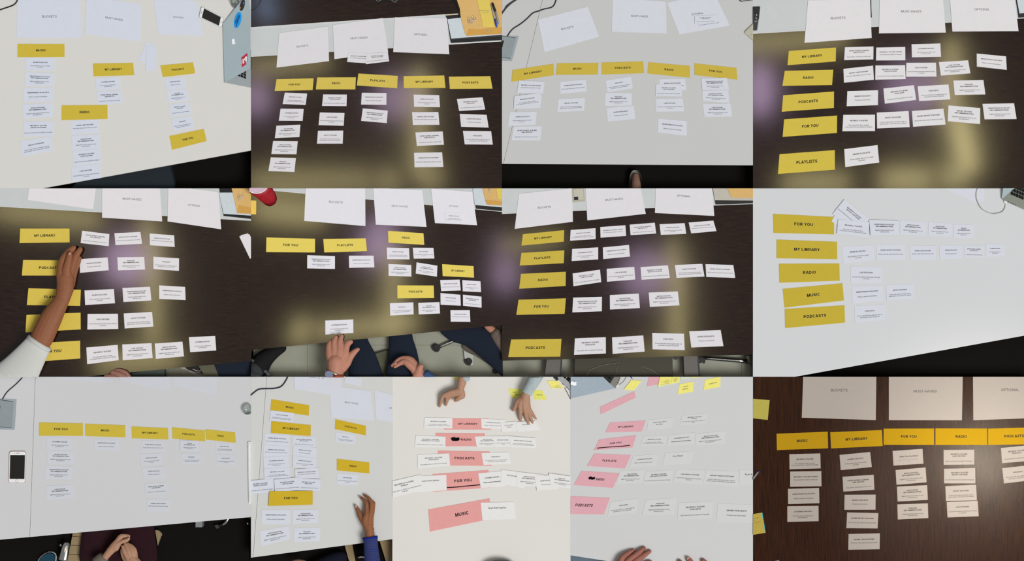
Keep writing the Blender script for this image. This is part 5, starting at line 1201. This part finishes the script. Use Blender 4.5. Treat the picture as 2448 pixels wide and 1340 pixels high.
for c in ((2320,130),(2385,185),(2422,222)): emit('port', B().prism(ell(D.p(*c), 2.6, 0.9, 40, 10), 3.2, 3.45), BLACK, L11, P11.rect)
cable(P11, 'power_cable', [D.p(2345,190), D.p(2380,260), D.p(2420,340), D.p(2470,430)], 0.7, DARKG, 'thin dark wire hanging below the laptop corner, bottom row third picture')
A11 = empty('person', D.p(480,230)+(4,), 'left hand with hanging fingers above MY LIBRARY, bottom row third picture', 'person')
SK11 = skin('skin_warm', (172,132,108))
flesh('forearm_and_hand', [
    [(565,-90,22,76),(560,-10,22,78),(548,80,22,80),(530,160,21,70),(520,230,21,66)],
    [(515,240,21,64),(430,250,21,54),(330,275,20,50),(215,335,17,40),(182,430,12,33),(152,515,7,22)],
    [(510,260,19,64),(420,290,18,50),(300,320,17,42),(285,405,12,34),(262,492,7,22)],
    [(500,280,15,58),(420,310,13,44),(350,340,10,34),(310,390,6,24)],
    [(520,280,12,54),(450,320,9,38),(400,345,6,28)],
    [(545,270,19,56),(555,330,18,52)],
    [(550,300,18,56),(510,350,18,50),(465,385,16,42),(430,408,14,30)]], D, SK11, A11, P11.rect, 0.7)
nail(D, 156, 508, 9.6, 13, 20, 20, NAIL, A11, P11.rect)
GK = pmat('pale_grey_knit', (172,184,186), 0.95, 0.08, nscale=160, dark=(156,168,172))
emit('sleeve', B().tube([D.p(600,-140)+(23,15.5), D.p(600,-60)+(23,13.5), D.p(610,20)+(22,11), D.p(622,70)+(21,7.5)], 12, 20, 3), GK, A11, P11.rect, True)
A11b = empty('person', D.p(1650,450)+(4,), 'right hand in a pale grey sleeve touching Saved Playlists, bottom row third picture', 'person')
flesh('forearm_and_hand', [
    [(1760,130,24,80),(1700,230,23,78),(1665,310,22,80),(1640,380,21,84)],
    [(1610,380,20,70),(1570,470,19,62),(1568,570,17,46),(1566,680,12,36),(1572,762,6,22)],
    [(1640,380,21,70),(1630,470,20,62),(1648,580,18,46),(1672,690,12,35),(1712,815,5,20)],
    [(1665,380,20,68),(1675,480,19,56),(1698,580,16,42),(1742,700,11,32),(1785,800,5,19)],
    [(1680,390,19,62),(1700,480,17,46),(1730,570,14,36),(1785,650,10,27),(1842,732,5,17)],
    [(1590,390,19,66),(1525,430,18,52),(1490,500,15,40),(1462,550,12,34),(1438,576,10,28)]], D, SK11, A11b, P11.rect, 0.7)
for x, y, z in ((1573,757,9.0),(1708,806,8.0),(1783,792,7.8)): nail(D, x, y, z, 11, 15, -15, NAIL, A11b, P11.rect)
emit('sleeve', B().tube([D.p(1900,-160)+(26,20), D.p(1840,-30)+(25,17.5), D.p(1770,110)+(24,14.8), D.p(1700,230)+(23,13.0), D.p(1672,285)+(23,13.6)], 14, 24, 4), GK, A11b, P11.rect, True)
tag(emit('sweater', B().ball(P11.t(815,1385)+(17.5,), 40, (1.0,0.5,0.4), 20, 10), weave('grey_marl', (84,88,92), (120,124,128), 500, 0.95, 6.0), None, P11.rect, True), 'grey sweater edge at the bottom of the bottom row third picture', 'sweater')

# ------------------------------------------------------------------ picture 12 (laptop, notes, fingers)
D = Det(1364, 900, 2448/436)
L12 = empty('laptop', D.p(250,120)+(0.05,), 'half-open silver laptop with pale logo in the upper left, bottom row fourth picture', 'laptop')
emit('base', B().prism(D.poly(604,154,640,95,672,0,700,-120,300,-120), 0.3, 3.0), pmat('laptop_deck', (124,122,114), 0.55, 0.3), L12, P12.rect)
emit('key_well', B().prism(D.poly(412,-30,600,-30,590,-8,528,92,505,70), 3.0, 3.15), pmat('key_well_dark', (40,40,40), 0.6, 0.15), L12, P12.rect)
keys((380,-90), (30,26), (22,-34), 12, 8, D, 3.15, L12, P12.rect, keep=lambda p: (p[0]-410)*174-(p[1]+20)*186 > 900 and (p[0]-600)*105+(p[1]+10)*75 < 0)
emit('lid', B().prismz(D.poly(-120,318,596,154,410,-20,300,-120,-120,-120), [1.2,1.2,8,11,11], [2.6,2.6,9.6,12.6,12.6]), pmat('lid_blue_grey', (150,164,176), 0.5, 0.3), L12, P12.rect)
lz12 = lambda p: 4.0 + max(0, (940-p[1]))*0.205 + 0.2
apple_mark(lambda x, y: D.p(38 + y*-12 + x*66, 84 + y*30 + x*16), 0, 0, L12, P12.rect, MATS['white_logo'], lambda p: 10.6)
for c in ((630,75),(645,45),(655,20)): emit('port', B().prism(ell(D.p(*c), 0.8, 2.0, 20, 8), 3.0, 3.3), BLACK, L12, P12.rect)
emit('plug', B().tube([D.p(640,105)+(2,), D.p(610,135)+(2,)], 1.6, 8, 1), WHITEP, L12, P12.rect)
cable(P12, 'charger_cable', [D.p(*p) for p in [(760,-40),(740,20),(700,75),(655,105)]], 1.0, MATS['cable_pale'], 'pale charger cable behind the laptop, bottom row fourth picture')
tag(emit('pen', B().tube([D.p(780,-30)+(1.2,), D.p(812,5)+(1.2,), D.p(832,32)+(1.2,0.5)], 1.3, 8, 1), pmat('pen_blue', (28,70,170), 0.4), None, P12.rect, True), 'blue pen tip at the top edge, bottom row fourth picture', 'pen')
sticky(P12, (815,42,952,52,848,184,716,168), 'blank pad of yellow notes beside the laptop, bottom row fourth picture', None, 1.8, (), D)
for k, (nums, lab) in enumerate((((1205,-20,1470,-30,1462,78,1168,148), 'lowest pale green sheet under the written yellow note, bottom row fourth picture'),)):
    sticky(P12, nums, lab, pmat('pale_green_note', (206,218,190), 0.8, 0.1), 0.6, (), D)
o, z, f = sticky(P12, (1208,-30,1370,-30,1345,92,1172,124), 'left written yellow note on the green stack, bottom row fourth picture', STICKY, 0.5, (), D)
squiggle(P12, o, f, [(.50,.80,.55),(.20,.92,.70),(.45,.80,.80),(.20,.86,.92)], z)
o, z, f = sticky(P12, (1372,-30,1458,-35,1460,70,1347,94), 'right written yellow note on the green stack, bottom row fourth picture', STICKY, 0.5, (), D)
squiggle(P12, o, f, [(.25,.75,.45),(.25,.80,.57),(.25,.78,.69),(.30,.60,.80)], z)
sticky(P12, (1480,-30,1640,-30,1632,12,1480,40), 'pale green note at the top edge left of optional, bottom row fourth picture', MATS['pale_green_note'], 0.8, (), D)
sticky(P12, (1640,-30,1780,-30,1770,4,1632,14), 'thin yellow note at the top edge, bottom row fourth picture', STICKY, 0.6, (), D)
sticky(P12, (1462,98,1657,66,1640,200,1436,233), 'yellow must-haves note in the upper right, bottom row fourth picture', STICKY, 0.6, [('must -', 0.0, 0.38, 0.19), ('haves', -0.05, 0.64, 0.2)], D, INKG)
sticky(P12, (1802,40,2012,-2,2010,134,1788,175), 'yellow optional note in the upper right, bottom row fourth picture', STICKY, 0.6, [('optional', 0.02, 0.55, 0.18)], D, INKG)
D = Det(1364, 1280, 2448/436)
A12 = empty('person', D.p(800,320)+(1,), 'spread fingers of the left hand at the bottom edge, bottom row fourth picture', 'person')
SK12 = skin('skin_rose', (152,98,84))
flesh('hand', [
    [(640,460,16,70),(660,350,15,46),(700,275,13,40),(790,215,8,32),(848,188,5,22)],
    [(700,470,17,80),(760,330,16,42),(870,245,12,37),(950,185,8,33),(988,158,5,24)],
    [(760,480,17,80),(860,340,15,46),(970,262,10,39),(1062,203,6,25)],
    [(820,480,14,70),(960,400,10,40),(1040,350,7,28),(1076,340,5,19)],
    [(600,480,12,70),(560,420,8,40)]], D, SK12, A12, P12.rect, 0.7)
nail(D, 838, 186, 8.0, 22, 14, -30, NAIL, A12, P12.rect); nail(D, 985, 160, 8.4, 18, 15, -40, NAIL, A12, P12.rect); nail(D, 1058, 206, 9.4, 22, 16, -35, NAIL, A12, P12.rect)
A12b = empty('person', D.p(1620,330)+(1,), 'three fingertips of the right hand at the bottom edge, bottom row fourth picture', 'person')
flesh('hand', [
    [(1560,560,14,90),(1490,420,9,40),(1466,345,6,34)], [(1650,560,14,90),(1640,400,10,40),(1600,330,8,37),(1580,308,6,34)], [(1740,560,14,90),(1830,400,9,40),(1778,330,6,32)], [(1800,580,10,80),(1900,460,6,34)], [(1540,600,12,80),(1440,520,6,40)]], D, SK12, A12b, P12.rect, 0.7)
nail(D, 1578, 298, 12.0, 24, 22, 0, NAIL, A12b, P12.rect)

# ------------------------------------------------------------------ picture 13 (notes and pen on the walnut table)
D = Det(1800, 940, 3.35)
sticky(P13, (-40,38,134,53,118,211,-40,194), 'yellow note in the upper left corner, bottom row fifth picture', pmat('dull_yellow_note', (178,168,80), 0.8, 0.1), 0.6, (), D)
o, z, f = sticky(P13, (-60,975,68,952,96,1114,-60,1140), 'yellow pad with blue edge in the lower left, bottom row fifth picture', pmat('mustard_note', (182,160,72), 0.8, 0.1), 2.4, (), D)
emit('blue_edge', B().prism(D.poly(64,953,74,952,101,1113,91,1115), 0.03, 2.2), pmat('cyan_sheet', (70,178,194), 0.7), o, P13.rect) if False else None
tag(emit('sticky_note', B().prism(D.poly(66,953,75,952,101,1113,93,1115), 0.03, 2.2), pmat('cyan_sheet', (70,178,194), 0.7), None, P13.rect), 'narrow cyan note edge beside the yellow pad, bottom row fifth picture', 'note')
squiggle(P13, o, f, [(.45,.80,.22),(.40,.52,.31),(.45,.88,.42)], z)
PN = empty('marker_pen', D.p(20,655)+(0.05,), 'grey pen with blue tip at the left edge, bottom row fifth picture', 'pen')
emit('barrel', B().tube([D.p(-60,755)+(2.4,2.2), D.p(0,680)+(2.4,2.4), D.p(40,628)+(2.4,2.4)], 2.3, 10, 1), pmat('pen_grey_dim', (140,136,128), 0.5), PN, P13.rect, True)
emit('tip', B().tube([D.p(40,628)+(2.4,2.0), D.p(47,619)+(2.4,1.6)], 2, 10, 1), pmat('pen_blue_dim', (44,50,140), 0.5), PN, P13.rect)
tag(emit('pen', B().tube([P13.t(120,1352)+(1.2,), P13.t(190,1334)+(1.2,)], 1.4, 8, 1), MATS['pen_grey_dim'], None, P13.rect, True), 'pale pen end at the bottom left edge, bottom row fifth picture', 'pen')
